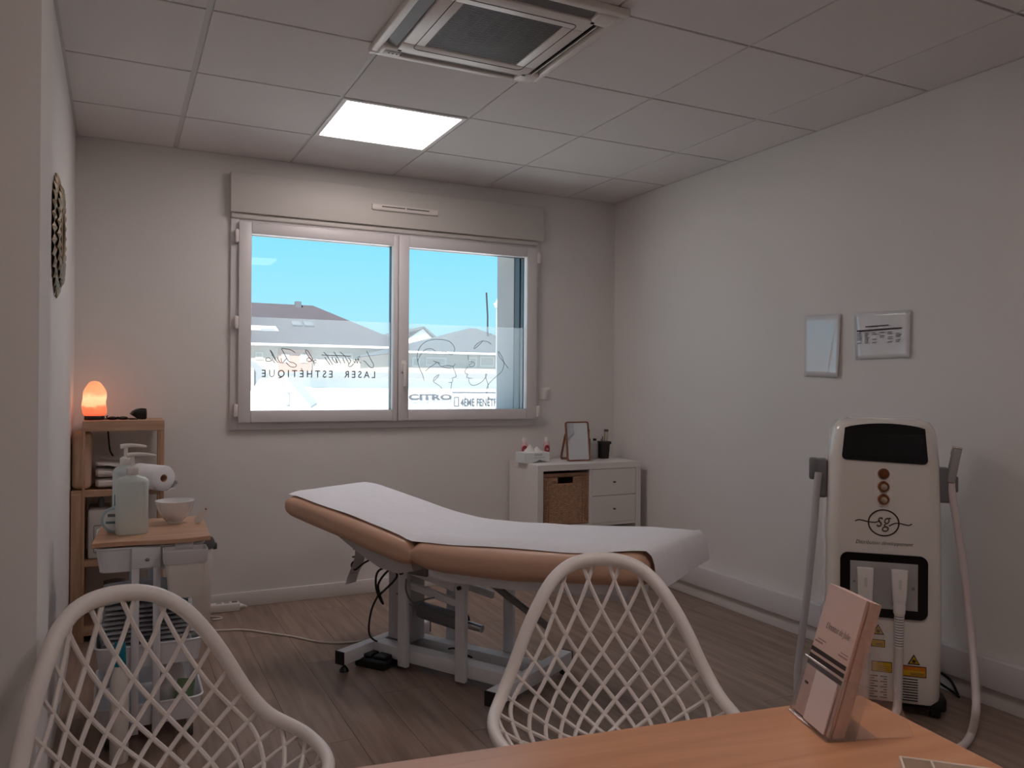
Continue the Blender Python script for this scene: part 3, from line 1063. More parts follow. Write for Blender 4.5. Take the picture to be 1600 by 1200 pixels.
# bottle and pot
p_ = at(929, 713, 'y', -.13)
t = thing('spray_bottle', 'grey frosted bottle with a black cap beside the black pot', 'bottle', (p_.x, p_.y, CZ))
b = new()
lathe(b, [(.024, 0), (.025, .004), (.025, .098), (.018, .112), (.010, .117)], (0, 0, 0), 18)
obj('body', b, 'recess_grey', t)
b = new()
lathe(b, [(.0115, .116), (.0115, .13), (0, .131)], (0, 0, 0), 14)
obj('cap', b, 'black', t)
p_ = at(943, 711, 'y', -.15)
PY = p_.y
t = thing('square_pot', 'small black square pot holding brushes on the cabinet', 'pot', (p_.x, PY, CZ), -.1)
b = new()
loft(b, [[Vector((sx_ * w_, sy_ * w_, z)) for sx_, sy_ in ((-1, -1), (1, -1), (1, 1), (-1, 1))] for z, w_ in ((0, .025), (.095, .031))])
obj('body', b, 'pot_black', t, smooth=False)
obj('rim', bx(-.038, .038, -.038, .038, .095, .113, .002), 'pot_black', t)
t_ = thing('clear_tube', 'clear tube with a dark cap standing in the black pot', 'tube', (p_.x + .014, PY, CZ + .1), 0)
b = new()
cyl(b, (0, 0, 0), (.006, 0, .075), .014, n=12)
obj('body', b, 'silver', t_)
b = new()
cyl(b, (.006, 0, .075), (.007, 0, .09), .0145, n=12)
obj('cap', b, 'grey_dark', t_)
for dx_, hh_ in ((-.016, .018), (-.006, .032)):
    b = new()
    cyl(b, (0, 0, -.03), (-.003, 0, hh_), .003, n=8)
    o = obj('makeup_brush', b, 'black', None)
    o.location = (p_.x + dx_, PY, CZ + .112)
    tag(o, ('shorter' if hh_ < .025 else 'longer') + ' thin black brush handle sticking out of the black pot', 'brush', 'brushes in the black pot')
# black clip behind the mirror
p_ = at(919, 690, 'y', -.08)
t = thing('mist_bottle', 'slim dark bottle partly hidden behind the vanity mirror', 'bottle', (p_.x, -.08, CZ))
b = new()
lathe(b, [(.016, 0), (.016, .12), (.009, .135)], (0, 0, 0), 14)
obj('body', b, 'grey_dark', t)
b = new()
lathe(b, [(.009, .135), (.009, .185), (.007, .19), (0, .19)], (0, 0, 0), 12)
obj('pump_head', b, 'black', t)

# ================================================================== PAPERS ON THE RIGHT WALL
def sheet(name, label, px_list, mat, curl=.012):
    P = [at(x_, y_, 'x', W - .004) for x_, y_ in px_list]     # TL TR BR BL
    b_ = new()
    rows_ = []
    n = 10
    for i_ in range(n + 1):
        v = i_ / n
        r_ = []
        for j_ in range(n + 1):
            u_ = j_ / n
            p = (P[0] * (1 - u_) + P[1] * u_) * (1 - v) + (P[3] * (1 - u_) + P[2] * u_) * v
            off = .002 + curl * (max(0, u_ - .6) / .4) ** 2 * (.3 + .7 * v) + .0025 * noise.noise(Vector((u_ * 4, v * 4, 3)))
            r_.append(p - Vector((off, 0, 0)))
        rows_.append(r_)
    curtain(b_, rows_)
    o_ = obj(name, b_, mat, None, ang=1.5)
    md = o_.modifiers.new('thickness', 'SOLIDIFY')
    md.thickness = 0.0006
    return tag(o_, label, 'paper'), P
o, P = sheet('laminated_sheet', 'portrait glossy plastic-covered sheet taped to the wall beside the landscape notice', [(1258, 493), (1315, 490), (1312, 590), (1257, 588)], 'laminate')
def wallp(P, u_, v, off=.008):
    p = (P[0] * (1 - u_) + P[1] * u_) * (1 - v) + (P[3] * (1 - u_) + P[2] * u_) * v
    return p - Vector((off, 0, 0))
def patch(name, P, poly, mat, parent, off=.008, n=1):
    b_ = new()
    b_.faces.new([b_.verts.new(wallp(P, u_, v, off)) for u_, v in poly])
    return obj(name, b_, mat, parent, smooth=False)
o, P = sheet('landscape_notice', 'landscape laminated notice with a printed table taped to the wall', [(1335, 489), (1424, 484), (1423, 558), (1337, 562)], 'laminate', .006)
patch('heading_print', P, [(.22, .30), (.64, .29), (.64, .31), (.22, .325)], 'print_dark', o)
patch('heading_print', P, [(.06, .38), (.86, .36), (.86, .39), (.06, .415)], 'print_dark', o)
random.seed(3)
for r_ in range(7):
    for c_ in range(6):
        u0 = .06 + c_ * .14
        v0 = .44 + r_ * .035
        if random.random() < .8:
            patch('table_print', P, [(u0, v0), (u0 + random.uniform(.05, .11), v0 - .003), (u0 + .07, v0 + .014), (u0, v0 + .017)], 'print_grey', o)

# ================================================================== LEAF MIRROR ON THE LEFT WALL
t = thing('leaf_mirror', 'round wall mirror ringed with bronze leaves', 'mirror', (0, -1.45, 1.73))
def leaf_ring(R0, R1, n, x0, x1, ph):
    b_ = new()
    for k in range(n):
        a_ = 2 * PI * k / n + ph
        d = Vector((0, math.cos(a_), math.sin(a_)))
        s_ = Vector((0, -math.sin(a_), math.cos(a_)))
        X = Vector((1, 0, 0))
        L_ = R1 - R0
        wd_ = R1 * PI / n * 1.25
        rings = []
        for q, wq, xq in ((0, .35, x0), (.3, .9, x0 + (x1 - x0) * .4), (.6, 1, x0 + (x1 - x0) * .8), (.85, .6, x1), (1, .08, x1 - .004)):
            c_ = d * (R0 + L_ * q) + X * xq
            rings.append([c_ - s_ * wd_ * wq, c_ + X * .009 * wq, c_ + s_ * wd_ * wq, c_ - X * .004])
        loft(b_, rings)
    return b_
obj('leaf_ring', leaf_ring(.09, .212, 30, .004, .010, 0), 'gold_leaf', t, smooth=False)
obj('leaf_ring', leaf_ring(.08, .175, 26, .010, .022, .1), 'gold_leaf', t, smooth=False)
b = new()
pts = [Vector((.022, .088 * math.cos(2 * PI * k / 40), .088 * math.sin(2 * PI * k / 40))) for k in range(40)]
tube(b, pts, .006, 8, closed=True)
obj('rim', b, 'gold_leaf', t)
b = new()
cyl(b, (.0, 0, 0), (.018, 0, 0), .088, n=40)
obj('mirror_glass', b, 'mirror', t)

# ================================================================== CORNER SHELF
SY0, SY1 = -0.34, -0.03
SZ = 1.045
t = thing('wooden_shelf', 'narrow wooden shelf unit in the corner', 'shelf', (0, 0, 0))
obj('top_board', bx(.05, .405, SY0, SY1, SZ - .05, SZ, .002, 1), 'shelf_wood', t, smooth=False)
for z in (.715, .385, .06):
    obj('shelf_board', bx(.004, .385, SY0 + .005, SY1, z - .03, z, .002, 1), 'shelf_wood', t, smooth=False)
for x0, x1, y0, y1, zt in ((.385, .405, SY0, SY0 + .03, SZ - .05), (.385, .405, SY1 - .03, SY1, SZ - .05), (.05, .062, SY0, SY0 + .02, SZ - .05), (.05, .062, SY1 - .03, SY1, SZ - .05)):
    obj('post', bx(x0, x1, y0, y1, 0, zt, .002, 1), 'shelf_wood_v', t, smooth=False)
obj('side_panel', bx(.004, .05, SY0, SY1, 0, .7, .002, 1), 'shelf_wood_v', t, smooth=False)

# salt lamp
m = bpy.data.materials.new('salt_glow')
MATS['salt_glow'] = m
m.use_nodes = True
n = m.node_tree
bs = n.nodes['Principled BSDF']
bs.inputs['Base Color'].default_value = (0.8, 0.35, 0.2, 1)
bs.inputs['Roughness'].default_value = 0.5
tcx = n.nodes.new('ShaderNodeTexCoord')
sp = n.nodes.new('ShaderNodeSeparateXYZ')
nz = n.nodes.new('ShaderNodeTexNoise')
nz.inputs['Scale'].default_value = 26
ad = n.nodes.new('ShaderNodeMath')
ad.operation = 'MULTIPLY_ADD'
ad.inputs[1].default_value = 0.05
r_ = n.nodes.new('ShaderNodeValToRGB')
n.links.new(tcx.outputs['Object'], sp.inputs[0])
n.links.new(tcx.outputs['Object'], nz.inputs['Vector'])
n.links.new(nz.outputs['Fac'], ad.inputs[0])
n.links.new(sp.outputs['Z'], ad.inputs[2])
mrr = n.nodes.new('ShaderNodeMapRange')
mrr.inputs['From Min'].default_value = 0.035
mrr.inputs['From Max'].default_value = 0.21
n.links.new(ad.outputs[0], mrr.inputs[0])
n.links.new(mrr.outputs[0], r_.inputs[0])
cr = r_.color_ramp
cr.elements[0].position = 0.0
cr.elements[0].color = (0.62, 0.07, 0.03, 1)
cr.elements[1].position = 1.0
cr.elements[1].color = (0.62, 0.19, 0.08, 1)
for ps, c_ in ((.28, (0.8, 0.12, 0.045)), (.36, (0.95, 0.36, 0.17)), (.55, (1.0, 0.47, 0.24)), (.72, (0.72, 0.25, 0.11))):
    e_ = cr.elements.new(ps)
    e_.color = (*c_, 1)
n.links.new(r_.outputs[0], bs.inputs['Emission Color'])
bs.inputs['Emission Strength'].default_value = 1.3
t = thing('salt_lamp', 'glowing orange salt lamp on a dark round base', 'lamp', (.097, -.2, SZ))
b = new()
lathe(b, [(.043, 0), (.045, .003), (.045, .016), (.042, .02)], (0, 0, 0), 24)
obj('base', b, 'pot_black', t)
b = new()
prof = [(.04, .02), (.05, .03), (.054, .06), (.053, .09), (.05, .12), (.042, .15), (.032, .172), (.02, .185), (.004, .189)]
rings = []
for r0, z in smooth_pts([(a_, 0, c_) for a_, c_ in prof], 2) and [(v.x, v.z) for v in smooth_pts([(a_, 0, c_) for a_, c_ in prof], 2)]:
    rg = []
    for k in range(26):
        a_ = 2 * PI * k / 26
        d = 1 + .16 * noise.noise(Vector((math.cos(a_) * 2.2, math.sin(a_) * 2.2, z * 18)))
        rg.append(Vector((r0 * d * math.cos(a_), r0 * d * math.sin(a_) * .85, z)))
    rings.append(rg)
loft(b, rings)
obj('salt_rock', b, 'salt_glow', t, ang=0.3)
b = new()
tube(b, smooth_pts([(.155, SY1 + .012, SZ - .052), (.157, SY1 + .012, .95), (.165, SY1 + .012, .88), (.18, SY1 + .010, .85)]), .004, 7)
o = obj('lamp_cord', b, 'cable_black', None)
tag(o, 'black cord hanging behind the upper bay of the wooden shelf', 'cord')
# goggles and the black cap-like stand on top
t = thing('eye_goggles', 'small black protective goggles lying on the wooden shelf top', 'goggles', (.2, -.22, SZ))
b = new()
for s in (-1, 1):
    lathe(b, [(.014, 0), (.02, .004), (.02, .012), (.012, .016), (0, .017)], (s * .024, 0, 0), 16)
tube(b, [(-.01, 0, .008), (0, .0, .012), (.01, 0, .008)], .004, 6)
obj('eye_cups', b, 'black_gloss', t)
b = new()
tube(b, smooth_pts([(-.044, 0, .006), (-.055, .02, .004), (-.03, .04, .004), (.02, .045, .004), (.06, .02, .004), (.075, 0, .004)]), .003, 6)
tube(b, smooth_pts([(-.044, 0, .008), (-.05, -.01, .014), (-.045, -.005, .02)]), .003, 6)
obj('strap', b, 'black', t)
t = thing('black_speaker', 'small black rounded device with a slanted face on the wooden shelf', 'device', (.296, -.2, SZ), .2)
b = new()
rings = []
for k, (x_, h_) in enumerate(((-.04, .03), (-.03, .042), (-.01, .052), (.01, .056), (.026, .054), (.03, .048))):
    z0_ = .024 * max(0, (-x_ - .005) / .035) if x_ < -.005 else 0
    rings.append([Vector((x_, y_ * (1 - .2 * (k in (0, 5))), z_)) for y_, z_ in ((-.026, z0_ + .006), (-.03, (z0_ + h_) / 2), (-.024, h_), (.024, h_), (.03, (z0_ + h_) / 2), (.026, z0_ + .006), (0, z0_))])
loft(b, rings)
obj('shell', b, 'black', t)
obj('tab', bx(-.045, -.01, -.012, .012, 0, .004, .001, 1), 'black', t)
# cushion, towels, roll, boxes on the shelf boards
o = obj('neck_cushion', bx(.0, .085, -.085, .09, 0, .275, .028, 4), 'cushion', None)
o.location = (.004, -.215, .7155)
tag(o, 'upright beige cushion on the wooden shelf beside the white towels', 'cushion')
random.seed(11)
for k in range(3):
    b = new()
    rg = []
    h0, hh = [(.0, .05), (.05, .055), (.105, .03)][k]
    for j in range(13):
        xx = .105 + (.17 - .02 * k) * j / 12
        pts = []
        for q in range(16):
            a_ = 2 * PI * q / 16
            ca, sa = math.cos(a_), math.sin(a_)
            w_ = (abs(ca) ** 3.5 + abs(sa) ** 3.5) ** (-1 / 3.5)
            wob = .006 * noise.noise(Vector((xx * 20, k * 5, q * .4)))
            e_ = .75 if j in (0, 12) else 1
            pts.append(Vector((xx, -.185 + .12 * ca * w_ * e_, .7165 + h0 + hh / 2 + hh * .48 * sa * w_ * e_ + (wob if sa > 0 else 0) + (-.02 * (j / 12) * (k > 0) if sa > 0 else 0))))
        rg.append(pts)
    loft(b, rg)
    o = obj('folded_towel', b, 'towel_white', None)
    tag(o, ['white folded towel at the bottom of the pile on the wooden shelf', 'white folded towel in the middle of the pile on the wooden shelf', 'white folded towel on top of the pile on the wooden shelf'][k], 'towel', 'white towels on the wooden shelf')
rl = thing('paper_roll', 'white paper towel roll poking out of the wooden shelf', 'paper roll', (.396, -.5, .778), .56)
b = new()
n_ = 32
Ro, Ri, Ln = .060, .019, .195
rings = []
for rr, yy in ((Ri, 0), (Ro - .002, 0), (Ro, .002), (Ro, Ln), (Ri, Ln)):
    rings.append([Vector((rr * math.cos(2 * PI * k / n_), yy, rr * math.sin(2 * PI * k / n_))) for k in range(n_)])
loft(b, rings, cap=False, closed=True)
obj('roll', b, 'paper', rl)
b = new()
rings = []
for rr, yy in ((.0165, .001), (.0188, .001), (.0188, Ln - .001), (.0165, Ln - .001)):
    rings.append([Vector((rr * math.cos(2 * PI * k / 24), yy, rr * math.sin(2 * PI * k / 24))) for k in range(24)])
loft(b, rings, cap=False, closed=True)
obj('cardboard_core', b, 'cushion', rl)
b = new()
rw = [[Vector((x_ + .003 * math.sin(y_ * 40), y_, z_)) for y_ in (.01, .07, .13, .19)] for x_, z_ in ((.058, -.015), (.078, -.02), (.082, -.035), (.07, -.05), (.05, -.056), (.02, -.062))]
curtain(b, rw)
obj('loose_end', b, 'paper', rl)
t = thing('storage_box', 'white plastic box with a dark outlined door on the wooden shelf', 'box', (.12, -.19, .386))
obj('body', bx(-.045, .055, -.12, .12, 0, .235, .008), 'white_box', t)
obj('door_outline', ringp(new(), rrect(-.02, .045, .03, .16, .004), rrect(-.018, .043, .032, .158, .003), -.1225, -.1195, Matrix.Identity(4)), 'grey_dark', t, smooth=False)
b = new()
lathe(b, [(.013, .01), (.015, .014), (.015, .045), (.01, .055), (.006, .058)], (0, 0, 0), 14)
t2_ = obj('small_bottle', b, 'grey_plastic', None)
t2_.location = (.13, -.23, .611)
tag(t2_, 'small grey bottle standing on the white box in the wooden shelf', 'bottle')
t = thing('power_adapter', 'black plug-in adapter with a cord in the wooden shelf', 'adapter', (.212, -.2, .386))
obj('body', bx(-.03, .03, -.04, .04, 0, .26, .006), 'black', t)
b = new()
tube(b, smooth_pts([(-.01, 0, .26), (-.013, 0, .28), (-.016, 0, .297)]), .004, 6)
obj('cord', b, 'cable_black', t)
t = thing('glass_jar', 'clear glass jar on the lowest board of the wooden shelf', 'jar', (.19, -.24, .0605))
b = new()
lathe(b, [(.05, 0), (.055, .005), (.055, .15), (.045, .17), (.045, .18), (.042, .18), (.042, .168), (.052, .148), (.052, .008), (.0, .006)], (0, 0, 0), 24)
obj('body', b, 'acrylic', t)
b = new()
lathe(b, [(.048, .18), (.048, .2), (0, .202)], (0, 0, 0), 24)
obj('lid', b, 'steel', t)

# ================================================================== PEDAL BIN, POWER STRIP
t = thing('pedal_bin', 'white bin with a dark grey lid behind the trolley', 'bin', (.535, -.28, 0))
b = new()
lathe(b, [(.088, 0), (.092, .004), (.105, .40), (.105, .405)], (0, 0, 0), 32)
obj('body', b, 'white_plastic', t)
b = new()
lathe(b, [(.110, .398), (.112, .404), (.112, .425), (.104, .442), (.075, .455), (0, .458)], (0, 0, 0), 32)
obj('lid', b, 'grey_dark', t)
obj('hinge_tab', bx(.095, .122, -.02, .02, .385, .415, .004), 'grey_dark', t)
t = thing('power_strip', 'white multi-socket power strip lying along the back baseboard', 'power strip', (.745, -.06, 0), .0)
obj('body', bx(-.10, .055, -.026, .026, 0, .045, .006), 'white_plastic', t)
for k in range(3):
    obj('socket', bx(-.065 + k * .04, -.038 + k * .04, -.012, .014, .0445, .0456, .0), 'grey_dark' if k == 2 else 'recess_grey', t, smooth=False)
b = new()
tube(b, [(.055, 0, .02), (.075, 0, .019), (.095, -.004, .012)], [.016, .009, .005], 10)
obj('cord_end', b, 'white_plastic', t)
b = new()
tube(b, smooth_pts([(-.1, 0, .02), (-.115, -.03, .012), (-.10, -.09, .006), (-.06, -.12, .006), (-.055, -.15, .006), (-.1, -.16, .006)]), .0045, 7)
tube(b, smooth_pts([(-.09, .04, .08), (-.098, .025, .12), (-.105, .02, .09), (-.1, .01, .045)]), .005, 7)
obj('cord', b, 'cable_white', t)

# ================================================================== TROLLEY
TX0, TX1, TY0, TY1 = .135, .470, -1.645, -1.205
tc_x, tc_y = (TX0 + TX1) / 2, (TY0 + TY1) / 2
t = thing('utility_trolley', 'white three-tier metal trolley with a wooden board on top', 'trolley', (tc_x, tc_y, 0))
hx, hy = (TX1 - TX0) / 2, (TY1 - TY0) / 2
def tray(z0, z1):
    b_ = new()
    o1, o2 = rrect(-hx + .012, hx - .012, -hy + .012, hy - .012, .03), rrect(-hx, hx, -hy, hy, .035)
    i2, i1 = rrect(-hx + .003, hx - .003, -hy + .003, hy - .003, .033), rrect(-hx + .015, hx - .015, -hy + .015, hy - .015, .028)
    rg_ = [[Vector((x_, y_, z_)) for x_, y_ in L_] for L_, z_ in ((o1, z0), (o2, z1), (i2, z1), (i1, z0 + .003))]
    loft(b_, rg_)
    s_ = obj('tray', b_, 'white_metal', t)
    b_ = new()
    tube(b_, [Vector((x_, y_, z1)) for x_, y_ in rrect(-hx - .001, hx + .001, -hy - .001, hy + .001, .035)], .004, 6, closed=True)
    obj('rim', b_, 'white_metal', s_)
    return s_
tray(.595, .675)
tray(.268, .345)
tray(.07, .145)
for s in (-1, 1):
    for x_ in (-.048, .018):
        obj('post', bx(x_ - .012, x_ + .012, (s * (hy + .006)) - .004, (s * (hy + .006)) + .004, .05, .67, .002, 1), 'white_metal', t)
    pl_ = obj('bracket_plate', bx(-.06, .03, (s * (hy + .006)) - .006, (s * (hy + .006)) + .006, .605, .676, .004), 'white_metal', t)
    b = new()
    lathe(b, [(.006, 0), (.006, .003), (.0, .006)], (-.012, s * (hy + .012), .635), 10, axis=(0, s, 0))
    obj('screw', b, 'steel', pl_)
for sx_ in (-1, 1):
    for sy_ in (-1, 1):
        wh = new()
        cyl(wh, (sx_ * .13 - .008, sy_ * .18, .025), (sx_ * .13 + .008, sy_ * .18, .025), .025, n=18)
        w_o = obj('wheel', wh, 'grey_dark', t)
        obj('wheel_fork', bx(sx_ * .13 - .012, sx_ * .13 + .012, sy_ * .18 - .012, sy_ * .18 + .012, .045, .075, .003), 'white_metal', w_o)
# wooden board with a wavy near edge
b = new()
poly = []
BZ0, BZ1 = .684, .700
x0_, x1_ = .123, .490
for k in range(13):
    q = k / 12
    poly.append((x0_ + (x1_ - x0_) * q - (.0 if q else 0), -1.662 + .012 * math.sin(q * 2 * PI + .4)))
poly += [(x1_ + .008, -1.4), (x1_ + .012, -1.2), (x0_ + .03, -1.196)]
prism(b, poly, lambda x_, y_, d_: Vector((x_, y_, d_)), BZ0, BZ1)
o = obj('wooden_board', b, 'tray_wood', None, smooth=False)
tag(o, 'light wooden board with a wavy front lying on the trolley', 'board')
md = o.modifiers.new('bevel', 'BEVEL')
md.width = .002
md.segments = 1
# board rests on four short studs of the trolley
b = new()
for sx_ in (-1, 1):
    for sy_ in (-1, 1):
        box(b, sx_ * (hx - .025) - .012, sx_ * (hx - .025) + .012, sy_ * (hy - .03) - .012, sy_ * (hy - .03) + .012, .60, .684)
obj('corner_support', b, 'white_metal', t, smooth=False)

def pump_bottle(loc, w, d, h, mat, label, rz=0.0, lab=False, nozzle=.075):
    t_ = thing('pump_bottle', label, 'bottle', loc, rz)
    b_ = new()
    def ring(wx, dy, z, e=3.6, n=28):
        o_ = []
        for k in range(n):
            a_ = 2 * PI * k / n
            ca, sa = math.cos(a_), math.sin(a_)
            q_ = (abs(ca) ** e + abs(sa) ** e) ** (-1 / e)
            o_.append(Vector((wx / 2 * ca * q_, dy / 2 * sa * q_, z)))
        return o_
    R_ = [ring(w * .9, d * .88, 0), ring(w, d, .006), ring(w, d, h * .88), ring(w * .97, d * .95, h * .92), ring(w * .8, d * .82, h * .965, 2.8), ring(.042, .042, h * .99, 2), ring(.036, .036, h * 1.015, 2)]
    loft(b_, R_)
    bd_ = obj('body', b_, mat, t_)
    b_ = new()
    lathe(b_, [(.0195, h * 1.01), (.0205, h * 1.015), (.0205, h * 1.015 + .022), (.012, h * 1.015 + .028), (.007, h * 1.015 + .03), (.007, h * 1.015 + .062)], (0, 0, 0), 18)
    obj('pump_collar', b_, 'white_plastic', t_)
    b_ = new()
    zt_ = h * 1.015 + .066
    tube(b_, smooth_pts([(-.016, 0, zt_), (.01, 0, zt_ + .003), (nozzle * .6, 0, zt_ + .001), (nozzle, 0, zt_ - .004)]), [.0085] * 7 + [.0085 - .0042 * k / 11 for k in range(12)], 8) if False else None
    pts_ = smooth_pts([(-.018, 0, zt_), (.01, 0, zt_ + .003), (nozzle * .6, 0, zt_ + .001), (nozzle, 0, zt_ - .004)], 4)
    tube(b_, pts_, [.0088 - .0045 * k / (len(pts_) - 1) for k in range(len(pts_))], 8)
    obj('pump_head', b_, 'white_plastic', t_)
    if lab:
        obj('label', bx(-w * .5 - .0006, w * .2, -d * .5 - .0008, -d * .5 + .004, h * .05, h * .55, .0004, 1), 'label_teal', bd_, smooth=False)
    return t_
p_ = at(206, 834, 'z', BZ1)
pump_bottle((p_.x, p_.y, BZ1), .104, .062, .205, 'soap', 'large pale green pump bottle standing on the wooden board', .1)
p_ = at(196, 826, 'z', BZ1)
pump_bottle((p_.x, p_.y + .045, BZ1), .085, .058, .225, 'soap_b', 'pale pump bottle with a teal label behind the larger one', .2, lab=True, nozzle=.07)
# round tub standing on its edge against the bottles
p_ = at(180, 832, 'z', BZ1)
t = thing('cream_tub', 'round pale blue tub standing on its edge on the wooden board', 'tub', (p_.x + .002, p_.y + .0, BZ1 + .046), -.25)
b = new()
lathe(b, [(.0, 0), (.042, 0), (.046, .004), (.046, .03), (.042, .034), (0, .034)], (0, .017, 0), 32, axis=(0, -1, 0))
obj('body', b, 'tub_blue', t)
b = new()
lathe(b, [(0, 0), (.036, 0), (.036, .0012), (0, .0012)], (0, -.0172, 0), 28, axis=(0, -1, 0))
lb_ = obj('label', b, 'label_white', t)
obj('label_print', bx(-.028, .006, -.0192, -.0184, -.012, -.004), 'label_teal', lb_, smooth=False)
obj('label_print', bx(-.022, .01, -.0192, -.0184, .012, .022), 'grey_plastic', lb_, smooth=False)
# bowl with spatula
p_ = at(273, 816, 'z', BZ1)
BWL = Vector((p_.x, p_.y, BZ1))
t = thing('ceramic_bowl', 'white footed ceramic bowl on the wooden board', 'bowl', BWL)
b = new()
lathe(b, [(0, .0), (.028, .0), (.029, .006), (.036, .012), (.053, .032), (.064, .058), (.070, .083), (.068, .084), (.061, .058), (.05, .034), (.034, .017), (0, .012)], (0, 0, 0), 40)
obj('bowl', b, 'ceramic', t)
p_ = at(305, 816, 'z', BZ1 + .004)
t = thing('plastic_spatula', 'white plastic spatula with a hole leaning beyond the bowl', 'spatula', (p_.x, p_.y, BZ1), 0)
b = new()
prism(b, rrect(-.012, .012, 0, .075, .0115), lambda x_, z_, d_: Matrix.Rotation(.6, 3, 'Y') @ Vector((x_, d_ - z_ * .15, z_ + .002)), -.0015, .0015)
obj('handle', b, 'white_plastic', t)
b = new()
cyl(b, Matrix.Rotation(.6, 3, 'Y') @ Vector((0, -.0115, .064)), Matrix.Rotation(.6, 3, 'Y') @ Vector((0, -.0075, .064)), .0032, n=10)
obj('hanging_hole', b, 'grey_dark', t)
# cup hung on the near end of the trolley
t = thing('hanging_cup', 'white plastic cup hung on the end of the trolley', 'cup', (.405, TY0 - .058, 0))
b = new()
def rr3(w_, d_, z_, r_=.014):
    return [Vector((x_, y_, z_)) for x_, y_ in rrect(-w_ / 2, w_ / 2, -d_ / 2, d_ / 2, r_)]
loft(b, [rr3(.098, .07, .515), rr3(.102, .074, .52), rr3(.128, .092, .655), rr3(.124, .088, .655), rr3(.099, .07, .523)])
cu_ = obj('cup', b, 'white_plastic', t)
b = new()
loft(b, [rr3(.128, .0925, .628), rr3(.135, .097, .632), rr3(.138, .099, .672), rr3(.134, .095, .672), rr3(.126, .0905, .628)])
obj('rim_band', b, 'white_pvc', t)
obj('hook', bx(-.03, .03, .045, .056, .66, .684, .003), 'white_pvc', t)
# grey towels folded in the middle tray
random.seed(5)
zt = .2725
lab_t = ['grey folded towel at the bottom of the pile in the trolley', 'grey folded towel within the pile in the trolley', 'grey folded towel on top of the pile in the trolley']
NTW = 13
ORD = ['first', 'second', 'third', 'fourth', 'fifth', 'sixth', 'seventh', 'eighth', 'ninth', 'tenth', 'eleventh', 'twelfth', 'thirteenth']
for k in range(NTW):
    hh = .0165
    b = new()
    rg = []
    xa, xb = tc_x - .15 + random.uniform(0, .012), tc_x + .145 - random.uniform(0, .02)
    ph = random.random() * 9
    for j in range(15):
        xx = xa + (xb - xa) * j / 14
        sag = .010 * math.sin(PI * j / 14) * (k == NTW - 1)
        pts = []
        for q in range(12):
            a_ = 2 * PI * q / 12
            ca, sa = math.cos(a_), math.sin(a_)
            w_ = (abs(ca) ** 3 + abs(sa) ** 3) ** (-1 / 3)
            e_ = .7 if j in (0, 14) else 1
            pts.append(Vector((xx, tc_y - .02 + (.155 + .006 * noise.noise(Vector((xx * 14, k * 3.1, ph)))) * ca * w_, zt + hh / 2 + sag - .0 + hh * .48 * e_ * sa * w_ + .0012 * noise.noise(Vector((xx * 12, k, ph + 4))))))
        rg.append(pts)
    loft(b, rg)
    o = obj('grey_towel', b, 'towel_grey', None)
    tag(o, lab_t[0] if k == 0 else lab_t[2] if k == NTW - 1 else 'grey folded towel, ' + ORD[k] + ' from the bottom of the pile in the trolley', 'towel', 'grey towels in the trolley')
    zt += hh
# bottom tray: clear box with a bag and a green pack
t = thing('clear_box', 'clear plastic box in the bottom tray of the trolley', 'box', (.385, -1.5, .0735))
b = new()
loft(b, [rr3(.12, .2, 0, .01), rr3(.13, .21, .19, .01), rr3(.126, .206, .19, .01), rr3(.116, .196, .003, .01)])
obj('body', b, 'acrylic', t)
b = new()
tube(b, [Vector((p.x, p.y, .19)) for p in rr3(.13, .21, .19, .01)], .0035, 6, closed=True)
obj('rim', b, 'white_pvc', t)
b = new()
rings = []
for k, (z_, s_) in enumerate(((.0, .7), (.02, .95), (.07, 1), (.12, .85), (.15, .5), (.16, .1))):
    rings.append([Vector((.05 * s_ * math.cos(a_) * (1 + .15 * math.sin(3 * a_ + k)), .07 * s_ * math.sin(a_), z_)) for a_ in [2 * PI * j / 14 for j in range(14)]])
loft(b, rings)
o = obj('cotton_bag', b, 'tissue', None)
o.location = (.375, -1.47, .079)
tag(o, 'crumpled white bag inside the clear box in the trolley', 'bag')
o = obj('green_pack', bx(-.03, .03, -.012, .012, 0, .11, .008), 'green_pack', None)
o.location = (.405, -1.575, .079)
o.rotation_euler = (0, .15, 0)
tag(o, 'small green packet inside the clear box in the trolley', 'packet')
p_ = at(186, 1150, 'y', -1.72)
t = thing('cleaner_bottle', 'tall white bottle with a teal cap on the floor by the trolley', 'bottle', (p_.x, -1.72, 0))
b = new()
lathe(b, [(.026, 0), (.028, .004), (.028, .25), (.024, .275), (.017, .3), (.017, .315)], (0, 0, 0), 24)
obj('body', b, 'white_plastic', t)
b = new()
lathe(b, [(.0195, .312), (.0205, .316), (.0185, .372), (.015, .386), (0, .388)], (0, 0, 0), 20)
obj('cap', b, 'teal', t)

# ================================================================== DESK
DA = math.atan2(-.109, .805)
corner = Vector((1.262, -3.712, 0))
t = thing('wooden_desk', 'light wooden desk with a flat top', 'desk', corner, DA)
LD, DD, ZD = 1.16, .74, .74
obj('desk_top', bx(-LD, 0, -DD, 0, ZD - .025, ZD, .0025, 2), 'desk_wood', t)
for x_ in (-LD + .03, -.055):
    obj('side_leg', bx(x_, x_ + .025, -DD + .04, -.04, 0, ZD - .025, .002, 1), 'desk_wood', t)
obj('modesty_panel', bx(-LD + .055, -.055, -.30, -.282, .25, ZD - .025, .002, 1), 'desk_wood', t)

